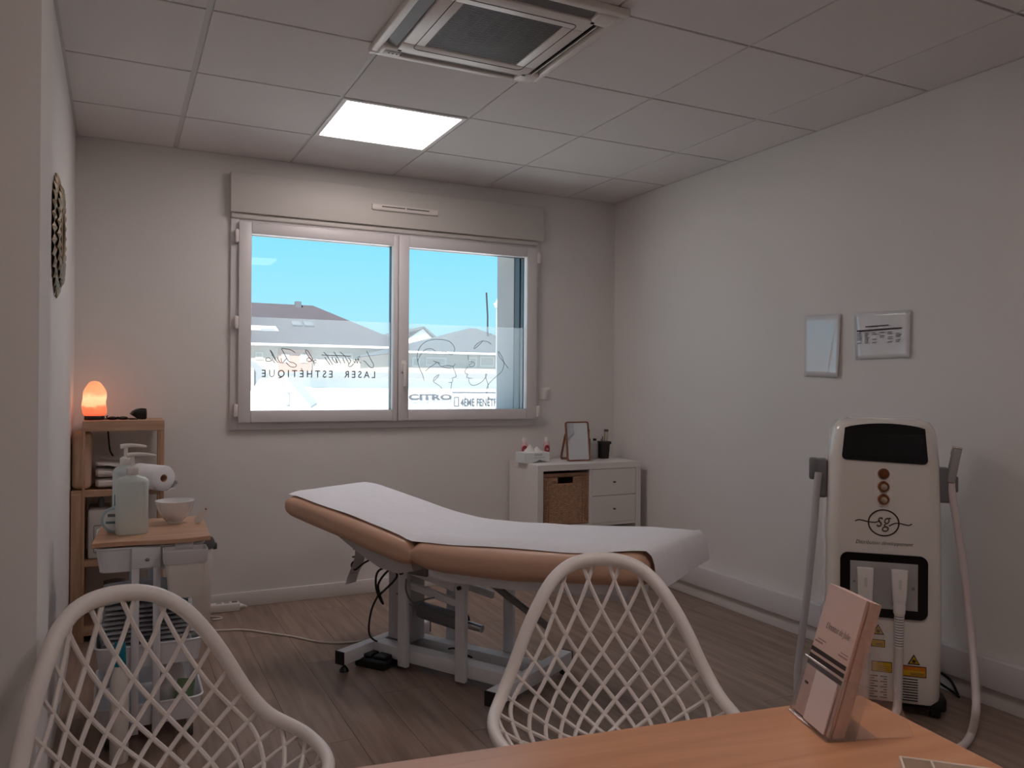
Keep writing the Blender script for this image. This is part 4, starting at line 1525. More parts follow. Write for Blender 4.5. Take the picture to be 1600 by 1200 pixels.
# ---- leaflet holder
h1, h2 = Vector((1.113, -3.71, ZD)), Vector((1.077, -3.813, ZD))
hm = (h1 + h2) / 2
HA = math.atan2(h2.y - h1.y, h2.x - h1.x)
t = thing('leaflet_holder', 'clear acrylic leaflet holder on the desk', 'leaflet holder', hm, HA)
tilt = Matrix.Rotation(-0.29, 4, 'X')
hwid = .056
b = new()
box(b, -hwid, hwid, .036, .039, .002, .175, 0, 1, tilt)
box(b, -hwid, hwid, -.001, .0015, .002, .088, 0, 1, tilt)
for s in (-1, 1):
    box(b, s * hwid - .0012, s * hwid + .0012, -.001, .039, .002, .088, 0, 1, tilt)
obj('pocket', b, 'acrylic', t, smooth=False)
b = new()
box(b, -hwid, hwid, -.003, .075, 0, .0025)
prism(b, [(.03, .002), (.13, .002), (.075, .12), (.055, .12)], lambda y_, z_, d_: Vector((d_, y_, z_)), hwid - .004, hwid - .0015)
prism(b, [(.03, .002), (.13, .002), (.075, .12), (.055, .12)], lambda y_, z_, d_: Vector((d_, y_, z_)), -hwid + .0015, -hwid + .004)
obj('foot', b, 'acrylic', t, smooth=False)
obj('front_edge', bx(hwid - .002, hwid + .001, -.002, .034, .0, .004, .0008, 1), 'acrylic', t, smooth=False)
b = new()
for pts_ in ([(-hwid, -.001, .088), (hwid, -.001, .088), (hwid, .038, .088)], [(hwid, 0, .004), (hwid, 0, .088)], [(-hwid, 0, .004), (-hwid, 0, .088)], [(-hwid, .0375, .175), (hwid, .0375, .175), (hwid, .0375, .09)]):
    tube(b, [tilt @ Vector(p) for p in pts_], .0008, 5)
obj('pocket_edge', b, 'acrylic', t)
# leaflets in the pocket
random.seed(2)
LW = .099
for k in range(7):
    y0_ = .002 + k * .0036
    dx_ = random.uniform(-.0015, .0015)
    dz_ = random.uniform(0, .002)
    o = obj('leaflet', bx(-LW / 2 + dx_, LW / 2 + dx_, y0_, y0_ + .0033, .004 + dz_, .200 + dz_, 0, 1, tilt), 'leaflet' if k == 0 else 'leaflet_shaded', None, smooth=False)
    o.location = hm
    o.rotation_euler = (0, 0, HA)
    tag(o, 'pink leaflet with dark stripes in front of the pile in the clear holder' if k == 0 else 'pink leaflet, ' + ORD[k - 1] + ' behind the striped front one in the clear holder', 'leaflet', 'pink leaflets in the clear holder')
    if k == 0:
        front = o
def lf(x_, z_, y_=.0014):
    return tilt @ Vector((x_, y_, z_))
def lrect(name, x0, x1, z0, z1, mat, y_=.0014):
    b_ = new()
    b_.faces.new([b_.verts.new(lf(*q, y_)) for q in ((x0, z0), (x1, z0), (x1, z1), (x0, z1))])
    return obj(name, b_, mat, front, smooth=False)
tx, tz = Vector((1, 0, 0)), (tilt @ Vector((0, 0, 1)))
text('title_print', "L'institut de Julie", lf(-.026, .136), tx, tz, .064, .013, 'print_dark', front, shear=.35, off=-.01, lift=.0)
for k in range(3):
    lrect('stripe', -.0485, .0485, .099 - k * .0105, .1055 - k * .0105, 'print_dark')
lrect('text_line', -.044, -.022, .114, .1165, 'print_soft')
lrect('text_line', -.038, -.014, .119, .1205, 'print_soft')
lrect('text_line', .022, .046, .113, .1155, 'print_soft')
lrect('text_line', .026, .046, .118, .1195, 'print_soft')
lrect('text_line', -.040, -.030, .050, .054, 'print_dark')
# small cards in front of the leaflets
for k in range(3):
    o = obj('business_card', bx(-.012, .046, -.0005 - .0008 * (k + 1), -.0005 - .0008 * k, .006, .074 + .002 * k, 0, 1, tilt), 'card', None, smooth=False)
    o.location = hm + Vector((-.944, .33, 0)) * .0 
    o.rotation_euler = (0, 0, HA)
    tag(o, 'pale upright card, ' + ORD[k] + ' before the pink leaflets in the clear holder', 'card', 'small cards in the clear holder')
# ---- pale compartment tray at the desk edge
p_ = at(1404, 1180, 'z', ZD + .03)
t = thing('compartment_tray', 'pale see-through box with a partition on the desk', 'box', (p_.x, p_.y, ZD), math.atan2(-.045, .055) - .08)
b = new()
xl, yl = .11, .16
for q in ((0, xl, -.003, 0), (0, xl, -yl, -yl + .003), (0, .003, -yl, 0), (xl - .003, xl, -yl, 0), (.035, .038, -yl, 0)):
    box(b, q[0], q[1], q[2], q[3], 0, .03, .0008, 1)
obj('walls', b, 'cream_tray', t, smooth=False)
obj('base', bx(0, xl, -yl, 0, 0, .004), 'cream_tray', t, smooth=False)

# ================================================================== LATTICE CHAIRS
PROF = [(.425, .10), (.428, .14), (.440, .175), (.465, .200), (.505, .218), (.56, .228), (.64, .236), (.74, .246), (.86, .258)]
def prad(z):
    return lerp(PROF, z)
ARC = [0.0]
for (z0, r0), (z1, r1) in zip(PROF, PROF[1:]):
    ARC.append(ARC[-1] + math.hypot(z1 - z0, r1 - r0))
def z_of(l):
    return lerp([(a_, p[0]) for a_, p in zip(ARC, PROF)], l)
def r_of(l):
    return lerp([(a_, p[1]) for a_, p in zip(ARC, PROF)], l)
RIM = [(0, .811), (12, .807), (22, .793), (34, .755), (47, .6797), (58, .5856), (68, .535), (80, .524), (100, .515), (125, .510), (150, .475), (180, .440)]
def rim_z(th):
    return lerp(RIM, abs(math.degrees(th)))
def shell_pt(th, l):
    z, r_ = z_of(l), r_of(l)
    ad_ = abs(math.degrees(th))
    fl_ = max(0.0, min(1.0, (ad_ - 34.7) / 38.0))
    fl_ = fl_ * fl_ * (3 - 2 * fl_)
    r_ = r_ * .979 + .0453 * fl_ * max(0.0, min(1.0, (z - .435) / .085))
    lean = .057 * max(0.0, z - .46)
    x_ = r_ * math.sin(th)
    y_ = -r_ * math.cos(th) * (1.0 if abs(th) < PI / 2 else .95) - lean * max(0, math.cos(th))
    return Vector((x_, y_, z))
def l_of(z):
    return lerp([(p[0], a_) for a_, p in zip(ARC, PROF)], z)
def make_chair(label, loc, rz, group):
    t_ = thing('lattice_chair', label, 'chair', loc, rz, group)
    # rim
    b_ = new()
    raw = []
    for k in range(120):
        th = -PI + 2 * PI * k / 120
        raw.append(shell_pt(th, l_of(rim_z(th))))
    for _ in range(3):
        raw = [(raw[k - 1] + raw[k] * 2 + raw[(k + 1) % 120]) / 4 for k in range(120)]
    tube(b_, raw, [.0125 + .0045 * max(0, 1 - abs(k - 60) / 36) for k in range(120)], 14, closed=True)
    obj('rim', b_, 'chair_white', t_)
    # lattice: two families of slanted strips over the shell
    b_ = new()
    LT = ARC[-1]
    KK = 1.9
    n = 30
    for fam in (-1, 1):
        for k in range(-14, 39):
            th0 = -PI + .262 * k + .131 * (0.5 if fam > 0 else -0.5)
            run = []
            for j in range(81):
                l_ = LT * j / 80
                sq = max(0.0, LT - l_ - .05)
                th = th0 + fam * (1.1 * sq + 4.8 * sq * sq)
                if abs(th) < 2.75 and z_of(l_) <= rim_z(th) + .001:
                    run.append(shell_pt(th, l_))
                else:
                    if len(run) > 2:
                        tube(b_, run, .0049, 6)
                    run = []
            if len(run) > 2:
                tube(b_, run, .0049, 6)
    obj('lattice', b_, 'chair_white', t_)
    b_ = new()
    rings_ = []
    for r0, z0 in ((0, .434), (.09, .432), (.115, .43), (.12, .424), (.115, .418), (0, .416)):
        rings_.append([Vector((r0 * 1.05 * math.cos(2 * PI * k / 32) + 1e-5 * k, r0 * 1.05 * math.sin(2 * PI * k / 32), z0)) for k in range(32)])
    loft(b_, rings_)
    obj('seat', b_, 'chair_white', t_)
    b_ = new()
    lathe(b_, [(.07, .40), (.085, .404), (.085, .417), (0, .417)], (0, 0, 0), 24)
    obj('leg_hub', b_, 'chair_white', t_)
    for sx_ in (-1, 1):
        for sy_ in (-1, 1):
            b_ = new()
            cyl(b_, (sx_ * .05, sy_ * .05, .408), (sx_ * .205, sy_ * .205, 0), .016, .010, 12)
            obj('leg', b_, 'chair_white', t_)
    return t_
make_chair('white lattice chair facing the leaflet holder across the desk', (1.138, -3.2102, 0), 2.7113, 'white lattice chairs')
make_chair('white lattice chair in front of the trolley', (.3094, -3.0813, 0), -2.6708, 'white lattice chairs')

# ================================================================== LASER MACHINE
MO = Vector((2.774, -2.537, 0))
MA = math.radians(-44.2)
mw3 = Vector((math.cos(MA), math.sin(MA), 0))
md3 = Vector((-math.sin(MA), math.cos(MA), 0))
def mp(px_, py_, k=0.0):
    """pixel -> machine local point on the plane local y = k"""
    d = CF + CR * ((px_ - 800) / FPX) + CU * ((600 - py_) / FPX)
    tt = ((MO + md3 * k - CAM).dot(md3)) / d.dot(md3)
    X = CAM + d * tt
    return Vector(((X - MO).dot(mw3), k, X.z))
def mpz(px_, py_, z_=.0145):
    X_ = at(px_, py_, 'z', z_) - MO
    return Vector((X_.dot(mw3), X_.dot(md3), z_))
mc = thing('laser_machine', 'tall white cosmetic laser machine with a black screen', 'laser machine', MO, MA)
b = new()
rings = []
for z, hw_, y0_, y1_, r_ in ((.055, .180, .012, .36, .03), (.075, .198, .002, .375, .04), (.3, .2025, .0, .375, .045), (.7, .200, .0, .36, .05), (.95, .193, .0, .33, .055), (1.04, .186, .002, .315, .055), (1.075, .178, .006, .305, .055), (1.10, .162, .018, .29, .05), (1.112, .13, .045, .26, .04)):
    rings.append([Vector((x_, y_, z)) for x_, y_ in rrect(-hw_, hw_, y0_, y1_, r_, 7)])
loft(b, rings)
obj('body', b, 'machine_white', mc, ang=0.9)
b = new()
box(b, -.195, .195, .05, .37, .03, .06, .01)
obj('base_plate', b, 'black', mc)
for sx_ in (-1, 1):
    for y_ in (.06, .32):
        w_ = new()
        cyl(w_, (sx_ * .185 - .016, y_, .03), (sx_ * .185 + .016, y_, .03), .03, n=22)
        wo_ = obj('castor_wheel', w_, 'black', mc)
        obj('castor_cover', bx(sx_ * .185 - .034, sx_ * .185 + .034, y_ - .045, y_ + .04, .03, .085, .014, 3), 'black', wo_)
# screen, slightly domed upper edge
SC = [(-.148, .95), (-.150, 1.07)]
poly = []
for k in range(6):
    a_ = PI + PI / 2 * k / 5
    poly.append((-.148 + .016 + .016 * math.cos(a_), .957 + .016 + .016 * math.sin(a_)))
for k in range(6):
    a_ = -PI / 2 + PI / 2 * k / 5
    poly.append((.146 - .016 + .016 * math.cos(a_), .947 + .016 + .016 * math.sin(a_)))
for k in range(13):
    q = k / 12
    poly.append((.136 - .274 * q, 1.078 + .018 * math.sin(PI * q) ** .7))
b = new()
prism(b, poly, lambda x_, z_, d_: Vector((x_, d_ + .03 * max(0, (z_ - 1.06) / .04) ** 2 * .3, z_)), -.006, .012)
sc_ = obj('display', b, 'black_gloss', mc)
obj('screen_glass', bx(-.132, .130, -.0068, -.0055, .968, 1.056, .0005, 1), 'screen', sc_, smooth=False)
# capsule with three controls
b = new()
prism(b, rrect(-.034, .028, .785, .93, .03, 8), lambda x_, z_, d_: Vector((x_, d_, z_)), -.003, .002)
cp = obj('control_panel', b, 'white_plastic', mc)
for z_, mats in ((.908, ('amber', 'brass')), (.860, ('brass', 'silver')), (.812, ('brass', 'silver'))):
    kb = new()
    lathe(kb, [(.0, 0), (.0205, 0), (.0205, .006), (.017, .012), (.0, .012)], (-.003, -.003, z_), 24, axis=(0, -1, 0))
    ko = obj('control_knob', kb, mats[0], mc)
    kb = new()
    lathe(kb, [(0, .0), (.0125, 0), (.011, .01), (0, .011)], (-.003, -.015, z_), 20, axis=(0, -1, 0))
    obj('knob_cap', kb, mats[1], ko)
# logo
b = new()
pts = [Vector((.052 * math.cos(2 * PI * k / 40) - .002, -.0025, .724 + .052 * math.sin(2 * PI * k / 40) * .93)) for k in range(40)]
ribbon(b, pts + [pts[0]], .0052, (0, 1, 0))
ribbon(b, smooth_pts([mp(*q, -.0025) for q in ((1336, 814), (1341, 812), (1348, 813), (1357, 815), (1368, 816), (1375, 813))], 4), .0042, (0, 1, 0))
ribbon(b, smooth_pts([mp(*q, -.0025) for q in ((1389, 822), (1398, 818), (1406, 818), (1414, 820), (1420, 821), (1425, 819))], 4), .0042, (0, 1, 0))
obj('logo_ring', b, 'logo_dark', mc, smooth=False)
text('logo_letters', 'sg', (-.026, -.002, .69), (1, 0, 0), (0, 0, 1), .05, .055, 'logo_mid', mc, shear=.25, lift=.0003)
text('maker_lettering', 'Distribution développement', (-.098, -.002, .637), (1, 0, 0), (0, 0, 1), .197, .019, 'logo_dark', mc, shear=.4, off=-.006, lift=.0003)
# connector bay
b = new()
prism(b, rrect(-.152, .148, .372, .608, .028, 6), lambda x_, z_, d_: Vector((x_, d_, z_)), -.010, .003)
bay = obj('connector_frame', b, 'black_gloss', mc)
obj('connector_recess', bx(-.117, .114, -.0115, -.004, .405, .578, .001, 1), 'recess_grey', bay, smooth=False)
text('letter_mark', 'A', (-.108, -.012, .495), (1, 0, 0), (0, 0, 1), .01, .011, 'grey_dark', bay, lift=.0003)
text('letter_mark', 'B', (.094, -.012, .482), (1, 0, 0), (0, 0, 1), .010, .011, 'grey_dark', bay, lift=.0003)
for cx_, z0_, z1_ in ((-.066, .40, .556), (.05, .432, .556)):
    b = new()
    loft(b, [[Vector((x_, y_, z_)) for x_, y_ in rrect(cx_ - w_, cx_ + w_, -.012 - d_, -.01, .008)] for z_, w_, d_ in ((z0_, .021, .03), (z0_ + .03, .024, .034), (z1_ - .02, .027, .034), (z1_, .028, .03))])
    plg = obj('hose_plug', b, 'white_plastic', mc)
    obj('plug_rectangle', bx(cx_ - .005, cx_ + .005, -.0475, -.044, .49, .524), 'white_box', plg, smooth=False)  # small pale rectangle raised on each plug face
    b = new()
    # neck and ribbed strain relief going down
    zc = z0_
    lathe(b, [(.02, zc + .004), (.022, zc - .012), (.020, zc - .035)], (cx_, -.028, 0), 20)
    obj('plug_collar', b, 'white_plastic', plg)
    b = new()
    for k in range(13):
        zz = zc - .037 - k * .0098
        lathe(b, [(.0178 - .0002 * k, zz), (.0178 - .0002 * k, zz - .006)], (cx_, -.028, 0), 18)
    obj('ribbed_sleeve', b, 'white_plastic', plg)['kind'] = 'stuff'
    b = new()
    cyl(b, (cx_, -.028, zc - .03), (cx_, -.028, zc - .17), .0148, .0135, 14)
    obj('sleeve_core', b, 'grey_plastic', plg)
    b = new()
    tube(b, smooth_pts([(cx_, -.028, zc - .16), (cx_ - .002, -.03, .2), (cx_ - .004, -.035, .12), (cx_ - .01, -.05, .05), (cx_ - .04, -.09, .02), (cx_ - .12, -.12, .0165)]), .0155, 12)
    obj('hose', b, 'hose', plg)
# warning labels
def fr_rect(name, x0, x1, z0, z1, mat, parent, y_=-.0012):
    return obj(name, bx(x0, x1, y_, y_ + .002, z0, z1), mat, parent, smooth=False)
def tri_label(cx_, cz_, s_):
    b_ = new()
    prism(b_, [(cx_ - s_, cz_ - s_ * .8), (cx_ + s_, cz_ - s_ * .8), (cx_, cz_ + s_)], lambda x_, z_, d_: Vector((x_, d_, z_)), -.0012, .001)
    l_ = obj('laser_triangle', b_, 'logo_dark', mc, smooth=False)
    b_ = new()
    s2 = s_ * .72
    prism(b_, [(cx_ - s2, cz_ - s2 * .82), (cx_ + s2, cz_ - s2 * .82), (cx_, cz_ + s2 * .95)], lambda x_, z_, d_: Vector((x_, d_, z_)), -.0018, -.001)
    obj('triangle_face', b_, 'yellow', l_, smooth=False)
    b_ = new()
    for k in range(8):
        a_ = PI * k / 8
        dx_, dz_ = math.cos(a_) * s_ * .36, math.sin(a_) * s_ * .36
        ribbon(b_, [Vector((cx_ - dx_, -.002, cz_ - s_ * .2 - dz_)), Vector((cx_, -.002, cz_ - s_ * .2)), Vector((cx_ + dx_, -.002, cz_ - s_ * .2 + dz_))], .0016, (0, 1, 0))
    obj('burst_mark', b_, 'logo_dark', l_, smooth=False)
tri_label(-.018, .322, .022)
tri_label(.104, .222, .021)
def framed(name, x0, x1, z0, z1, mat, lines=3, head=None):
    l_ = fr_rect(name, x0, x1, z0, z1, 'logo_dark', mc)
    fr_rect('label_face', x0 + .0025, x1 - .0025, z0 + .0025, z1 - .0025, mat, l_, -.0018)
    h_ = (z1 - z0 - .012) / max(lines, 1)
    top = z1 - .006
    if head:
        text('heading', head, (x0 + (x1 - x0) * .28, -.0022, z1 - .013), (1, 0, 0), (0, 0, 1), (x1 - x0) * .5, .007, 'yellow', l_, lift=.0002)
        top -= .012
        fr_rect('label_panel', x0 + .004, x1 - .004, z0 + .004, z1 - .016, 'yellow' if mat == 'orange' else mat, l_, -.0021)
    for k in range(lines):
        zz = z0 + .007 + (top - z0 - .012) * k / lines
        fr_rect('text_line', x0 + (x1 - x0) * .34, x1 - .007, zz, zz + .0014, 'logo_mid', l_, -.0026)
    return l_
framed('warning_label', -.042, .006, .258, .286, 'yellow', 3)
framed('warning_label', -.040, .030, .166, .205, 'yellow', 3)
framed('danger_label', .064, .146, .160, .200, 'orange', 3, 'DANGER')
# ventilation slots as raised dark bars, their inner shade put into the colour
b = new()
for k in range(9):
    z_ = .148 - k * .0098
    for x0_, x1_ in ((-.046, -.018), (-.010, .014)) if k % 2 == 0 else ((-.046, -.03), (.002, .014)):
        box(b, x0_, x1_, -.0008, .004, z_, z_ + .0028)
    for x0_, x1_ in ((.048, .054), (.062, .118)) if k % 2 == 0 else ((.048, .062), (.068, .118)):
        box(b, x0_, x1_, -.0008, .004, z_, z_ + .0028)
obj('painted_vent_slots', b, 'gap_dark', mc, smooth=False)['kind'] = 'stuff'
# side holders with hoses and the handpiece
hl = new()
box(hl, -.235, -.195, .06, .13, .80, .95, .008)
box(hl, -.262, -.23, .05, .085, .87, .955, .008)
obj('handpiece_holder', hl, 'grey_plastic', mc)
b = new()
tube(b, smooth_pts([mp(1279, 738, .05), mp(1276, 765, .05), mp(1271, 830, .05), mp(1262, 920, .05), mp(1252, 1000, .05), mp(1246, 1055, .05), mp(1250, 1105, .05), mp(1275, 1135, .05), mp(1310, 1140, .1)], 5), .0135, 12)
obj('hose', b, 'hose_grey', mc)
hr = new()
box(hr, .185, .235, .06, .13, .80, .93, .008)
box(hr, .232, .262, .07, .12, .84, .90, .006)
obj('handpiece_holder', hr, 'grey_plastic', mc)
p0_, p1_ = mp(1485, 750, .07), mp(1496, 700, .07)
b = new()
ax_ = (p1_ - p0_)
mm = Matrix.Translation(p0_) @ ax_.to_track_quat('Z', 'X').to_matrix().to_4x4()
box(b, -.014, .014, -.02, .02, -.01, ax_.length, .006, 2, mm)
hp = obj('handpiece', b, 'recess_grey', mc)
b = new()
box(b, -.015, .015, -.0215, -.012, ax_.length - .03, ax_.length - .01, .002, 1, mm)
box(b, -.0145, .0145, -.0205, .0205, ax_.length - .004, ax_.length + .004, .002, 1, mm)
obj('lens', b, 'silver', hp)
b = new()
tube(b, smooth_pts([mp(1486, 748, .07), mp(1488, 775, .065), mp(1497, 830, .06), mp(1506, 890, .05), mp(1513, 950, .04), mp(1519, 1010, .0), mp(1524, 1070, -.07), mp(1525, 1110, -.14), mpz(1517, 1148), mpz(1500, 1168), mpz(1470, 1172), mpz(1440, 1160)], 5), .0135, 12)
obj('hose', b, 'hose', mc)
b = new()
tube(b, smooth_pts([(.17, .36, .06), (.22, .37, .045), (.28, .33, .02), (.31, .28, .008)]), .005, 7)
tube(b, smooth_pts([(.17, .36, .10), (.23, .38, .08), (.29, .35, .05), (.31, .3, .01)]), .005, 7)
obj('power_cable', b, 'cable_black', mc)

# ================================================================== OUTSIDE
ZG = -3.2
g = obj('ground_outside', bx(-120, 220, 0.6, 240, ZG - .5, ZG), 'x_ground', smooth=False)
tag(g, 'paved ground outside the window', None, kind='structure')
def X(px_, py_, D):
    return at(px_, py_, 'y', D)
def facade_box(b_, pl, pr, D, depth, ztop):
    a_, c_ = X(pl, 600, D).x, X(pr, 600, D).x
    return box(b_, a_, c_, D, D + depth, ZG, ztop)
# -- big building with the long dark hipped roof
D = 62
t = thing('apartment_building', 'large cream building with a long dark hipped roof', 'building', (X(500, 600, D).x, D, ZG))
def rel(o_):
    o_.location = -Vector(t.location)
    return o_
ez = X(480, 541, D).z
xl, xr = X(300, 600, D).x, X(650, 600, D).x
rz_ = X(440, 475, D + 9).z
rx0, rx1 = X(290, 475, D + 9).x, X(489, 476, D + 9).x
b = new()
v = [b.verts.new(q) for q in ((xl - 6, D - .5, ez), (xr, D - .5, ez), (xr, D + 18, ez), (xl - 6, D + 18, ez), (rx0 - 6, D + 9, rz_), (rx1, D + 9, rz_))]
for f_ in ((0, 1, 5, 4), (1, 2, 5), (2, 3, 4, 5), (3, 0, 4), (3, 2, 1, 0)):
    b.faces.new([v[k] for k in f_])
rel(obj('roof', b, 'x_roof', t, smooth=False))
rel(obj('gutter', bx(xl - 6, xr, D - .75, D - .45, ez - .05, ez + .13), 'x_white', t, smooth=False))
rel(obj('wall', bx(xl - 6, xr - .6, D - .1, D + 17.5, ZG, ez), 'x_cream', t, smooth=False))
a_, c_ = X(434, 600, D).x, X(486, 600, D).x
rel(obj('pink_wall', bx(a_, c_, D - .25, D, ZG, ez - .3), 'x_pink', t, smooth=False))
for pl, pr, pt, pb in ((399, 411, 550, 562), (440, 452, 553, 567), (469, 481, 553, 567), (514, 551, 552, 562), (571, 589, 553, 567)):
    yy = D - (.27 if 434 < pl < 486 else .12)
    q0, q1 = X(pl, pt, yy), X(pr, pb, yy)
    wn = rel(obj('window', bx(q0.x, q1.x, yy - .03, yy + .1, q1.z, q0.z), 'x_frame', t, smooth=False))
    obj('pane', bx(q0.x + .1, q1.x - .1, yy - .05, yy, q1.z + .1, q0.z - .1), 'x_cream', wn, smooth=False)
# chimney, dormer, roof lights
q0, q1 = X(461, 471, D + 8.6), X(470, 478, D + 8.6)
rel(obj('chimney', bx(q0.x, q1.x, D + 8.3, D + 8.9, q1.z - .5, q0.z), 'x_mid', t, smooth=False))
dq0, dq1 = X(385, 508, D + 2.5), X(440, 524, D + 2.5)
dm = rel(obj('dormer', loft(new(), [[Vector((dq0.x, yy, zz)) for yy, zz in ((D + 2.5, dq1.z), (D + 2.5, dq0.z), (D + 8, dq0.z), (D + 8, dq1.z))], [Vector((dq1.x - .5, yy, zz)) for yy, zz in ((D + 2.5, dq1.z), (D + 2.5, dq0.z), (D + 8, dq0.z), (D + 8, dq1.z))], [Vector((dq1.x, yy, zz)) for yy, zz in ((D + 2.5, dq1.z), (D + 2.5, dq1.z + .05), (D + 8, dq1.z + .05), (D + 8, dq1.z))]]), 'x_white', t, smooth=False))
q0, q1 = X(407, 513, D + 2.4), X(430, 524, D + 2.4)
obj('dormer_window', bx(q0.x, q1.x, D + 2.4, D + 2.6, q1.z, q0.z), 'x_grey', dm, smooth=False)
for px_ in (463, 482):
    q0 = X(px_, 518, D + 4.0)
    slope = math.atan2(rz_ - ez, 9.5)
    mm = Matrix.Translation((q0.x, D + 4.0, ez + (4.5) * math.tan(slope) + .1)) @ Matrix.Rotation(slope, 4, 'X')
    rel(obj('roof_light', bx(-.4, .4, -.5, .5, -.03, .08, 0, 1, mm), 'x_mid', t, smooth=False))
# -- gabled house behind
D = 90
t = thing('gabled_house', 'white gabled house with a brown roof rising behind the hipped roofs', 'house', (X(650, 600, D).x, D, ZG))
q0, q1, qp = X(600, 545, D), X(690, 545, D), X(661, 510, D)
b = new()
wl, wr_, zp, zb = X(628, 540, D).x, X(684, 540, D).x, qp.z, X(650, 536, D).z
prism(b, [(wl, ZG), (wr_, ZG), (wr_, zb), (qp.x, zp - .3), (wl, zb)], lambda x_, z_, d_: Vector((x_, d_, z_)), D, D + 12)
rel(obj('wall', b, 'x_white', t, smooth=False))
b = new()
for s_, xe in ((-1, X(586, 533, D).x), (1, X(686, 536, D).x)):
    ze = X(586, 533, D).z if s_ < 0 else X(686, 531, D).z
    n0 = [Vector((qp.x, D - .4, zp)), Vector((xe, D - .4, ze))]
    th_ = Vector((0, 0, -.25))
    loft(b, [[n0[0], n0[1], n0[1] + th_, n0[0] + th_], [p + Vector((0, 13, 0)) for p in (n0[0], n0[1], n0[1] + th_, n0[0] + th_)]])
rel(obj('roof', b, 'x_roof2', t, smooth=False))
# -- house with a hipped roof on the right
D = 49
t = thing('hipped_house', 'cream house with a grey hipped roof and wide windows', 'house', (X(720, 600, D).x, D, ZG))
ez = X(715, 553, D).z
xl, xr = X(622, 600, D).x, X(860, 600, D).x
pk = X(739, 513, D + 6)
b = new()
v = [b.verts.new(q) for q in ((xl, D - .5, ez), (xr, D - .5, ez), (xr, D + 12, ez), (xl, D + 12, ez), (pk.x - .3, D + 6, pk.z), (pk.x + .3, D + 6, pk.z))]
for f_ in ((0, 1, 5, 4), (1, 2, 5), (2, 3, 4, 5), (3, 0, 4), (3, 2, 1, 0)):
    b.faces.new([v[k] for k in f_])
rel(obj('roof', b, 'x_roof2', t, smooth=False))
rel(obj('gutter', bx(xl, xr, D - .75, D - .45, ez - .03, ez + .1), 'x_white', t, smooth=False))
rel(obj('wall', bx(xl + .5, xr - .5, D - .1, D + 11.5, ZG, ez), 'x_cream', t, smooth=False))
for pl, pr, pt, pb in ((644, 656, 558, 573), (665, 697, 558, 572), (733, 745, 558, 573), (750, 772, 557, 573)):
    q0, q1 = X(pl, pt, D - .12), X(pr, pb, D - .12)
    wn = rel(obj('window', bx(q0.x, q1.x, D - .15, D, q1.z, q0.z), 'x_frame', t, smooth=False))
    obj('pane', bx(q0.x + .1, q1.x - .1, D - .17, D - .12, q1.z + .1, q0.z - .1), 'x_cream', wn, smooth=False)
b = new()
q0, q1 = X(760, 457, D + 4), X(762, 530, D + 4)
tube(b, [Vector((q1.x, D + 4, q1.z - 2)), Vector(((q0.x + q1.x) / 2 + .05, D + 4, (q0.z + q1.z) / 2)), q0], .07, 6)
rel(obj('mast', b, 'x_dark', t))
# -- white commercial building with a grey canopy band
D = 40
t = thing('commercial_building', 'low white commercial building with a grey band and large letters', 'building', (X(640, 600, D).x, D, ZG))
xl, xr = X(485, 600, D).x, X(860, 600, D).x
zt, zb = X(600, 582, D).z, X(600, 590, D).z
rel(obj('wall', bx(xl, xr, D, D + 8, ZG, zb), 'x_white', t, smooth=False))
rel(obj('canopy_band', bx(xl - .3, xr, D - .4, D + 8.2, zb, zt), 'x_grey', t, smooth=False))
q0 = X(637.5, 625.5, D - .06)
q1 = X(733, 614, D - .06)
o = text('lettering', 'CITROËN', (q0.x, D - .08, q0.z), (1, 0, 0), (0, 0, 1), q1.x - q0.x, q1.z - q0.z, 'x_sign', t, off=.05, lift=.05)
rel(o)
# -- banner in front
D = 37
q0, q1 = X(706.5, 640, D), X(800, 612, D)
t = thing('shop_banner', 'white banner with grey lettering before the commercial building', 'banner', (q0.x, D, ZG))
rel(obj('panel', bx(q0.x, q1.x, D, D + .06, q0.z - .6, q1.z, .0), 'x_white', t, smooth=False))
b = new()
for xx in (q0.x + .1, q1.x - .1):
    cyl(b, (xx, D + .1, ZG), (xx, D + .1, q1.z), .05, n=8)
rel(obj('post', b, 'x_grey', t))
s0, s1 = X(719, 635, D), X(800, 619, D)
rel(text('lettering', '4ÈME FENÊTRE PVC', (s0.x, D - .03, s0.z), (1, 0, 0), (0, 0, 1), s1.x - s0.x, s1.z - s0.z, 'x_sign', t, off=.03, lift=.01))
l0, l1 = X(709, 635, D), X(717, 620, D)
rel(obj('emblem', ringp(new(), rrect(l0.x, l1.x, l0.z, l1.z, .02, 2), rrect(l0.x + .05, l1.x - .05, l0.z + .05, l1.z - .05, .01, 2), D - .03, D - .005, Matrix.Identity(4)), 'x_sign', t, smooth=False))
e0, e1 = X(706.5, 614, D), X(800, 613, D)
rel(obj('top_line', bx(e0.x, e1.x, D - .03, D - .005, e0.z, e1.z + .02), 'x_sign', t, smooth=False))
# -- small white gabled shed
D = 26
t = thing('white_shed', 'small white gabled shed with a grey side roof', 'shed', (X(450, 600, D).x, D, ZG))
pk, el, er = X(447, 591, D), X(415, 632, D), X(488, 640, D)
b = new()
prism(b, [(el.x, ZG), (er.x, ZG), (er.x, er.z), (pk.x, pk.z), (el.x, el.z)], lambda x_, z_, d_: Vector((x_, d_, z_)), D, D + 6)
rel(obj('wall', b, 'x_white', t, smooth=False))
b = new()
for ex in (el, er):
    n0 = [Vector((pk.x, D + .3, pk.z + .12)), Vector((ex.x, D + .3, ex.z + .12))]
    th_ = Vector((0, 0, -.1))
    loft(b, [[n0[0], n0[1], n0[1] + th_, n0[0] + th_], [p + Vector((1.6, 6, 0)) for p in (n0[0], n0[1], n0[1] + th_, n0[0] + th_)]])
rel(obj('roof', b, 'x_frame', t, smooth=False))
b = new()
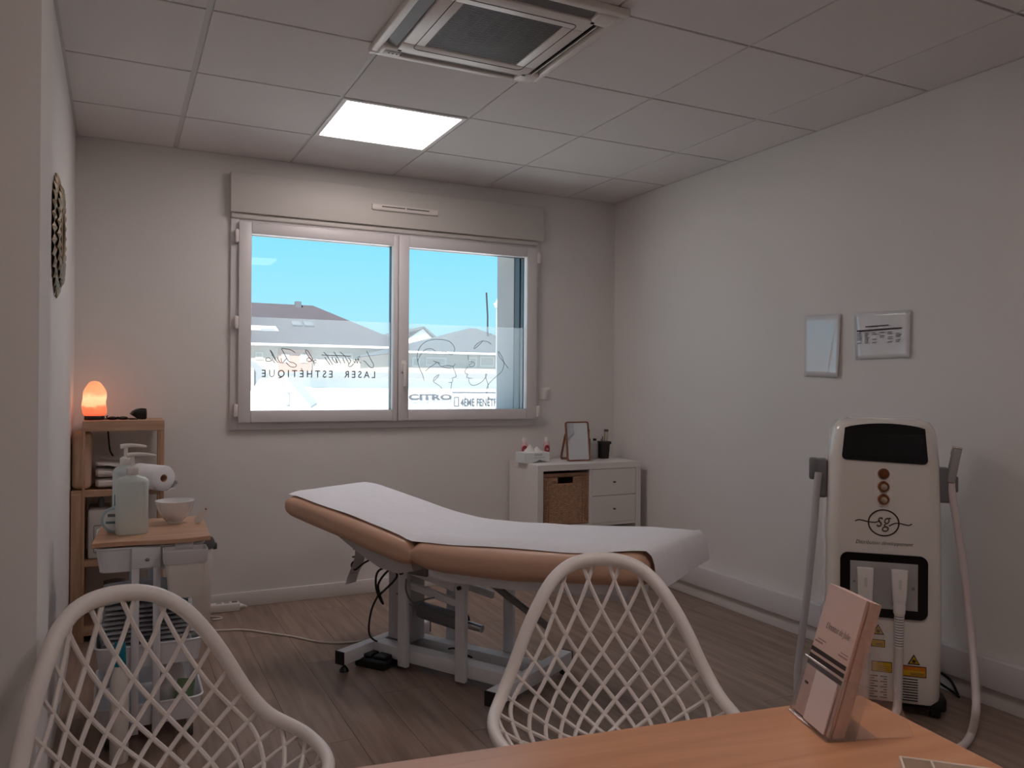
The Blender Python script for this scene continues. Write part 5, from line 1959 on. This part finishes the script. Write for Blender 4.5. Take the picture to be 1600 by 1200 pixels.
d0, d1 = X(447, 634, D - .02), X(452.5, 613, D - .02)
box(b, d1.x - .03, d1.x, D - .03, D - .005, d0.z, d1.z)
box(b, d0.x, d1.x, D - .03, D - .005, d1.z - .03, d1.z)
box(b, d0.x, d1.x, D - .03, D - .005, d0.z, d0.z + .03)
rel(obj('door_trim', b, 'x_grey', t, smooth=False))
# -- grey lean-to roof at the far left and white post
D = 34
t = thing('grey_annexe', 'low annexe with a steep grey roof left of the white shed', 'shed', (X(400, 600, D).x, D, ZG))
b = new()
q = [X(386, 562, D), X(400, 566, D), X(424, 588, D), X(424, 640, D), X(386, 640, D)]
prism(b, [(p.x, p.z) for p in q[:3]] + [(q[3].x, ZG), (q[4].x, ZG)], lambda x_, z_, d_: Vector((x_, d_, z_)), D, D + 4)
rel(obj('gable_wall', b, 'x_grey', t, smooth=False))
q0, q1 = X(388, 626, D - .1), X(397, 575, D - .1)
rel(obj('pale_wall', bx(q0.x, q1.x, D - .12, D - .01, ZG, q1.z), 'x_cream', t, smooth=False))
D = 22
q0, q1 = X(421, 600, D), X(427, 575, D)
t = thing('sign_post', 'white sign post standing before the grey annexe', 'post', (q0.x, D, ZG))
b = new()
cyl(b, ((q1.x - q0.x) / 2, 0, 0), ((q1.x - q0.x) / 2, 0, q1.z - ZG), (q1.x - q0.x) / 2, n=10)
obj('pole', b, 'x_white', t)
obj('sign_plate', bx(-.02, .2, -.05, -.02, q1.z - ZG - .55, q1.z - ZG - .08), 'x_white', t, smooth=False)
# -- street lamp just showing beside the reveal
D = 30
q0 = X(776.5, 481, D)
t = thing('street_lamp', 'white lantern-style street lamp beside the window reveal', 'street lamp', (q0.x, D, ZG))
b = new()
lathe(b, [(.07, 0), (.05, .4), (.04, q0.z - ZG)], (0, 0, 0), 10)
obj('pole', b, 'x_grey', t)
b = new()
z0 = q0.z - ZG
lathe(b, [(.06, z0), (.11, z0 + .05), (.13, z0 + .16), (.17, z0 + .17), (.08, z0 + .25), (.02, z0 + .34), (0, z0 + .42)], (0, 0, 0), 12)
obj('lantern', b, 'x_white', t)
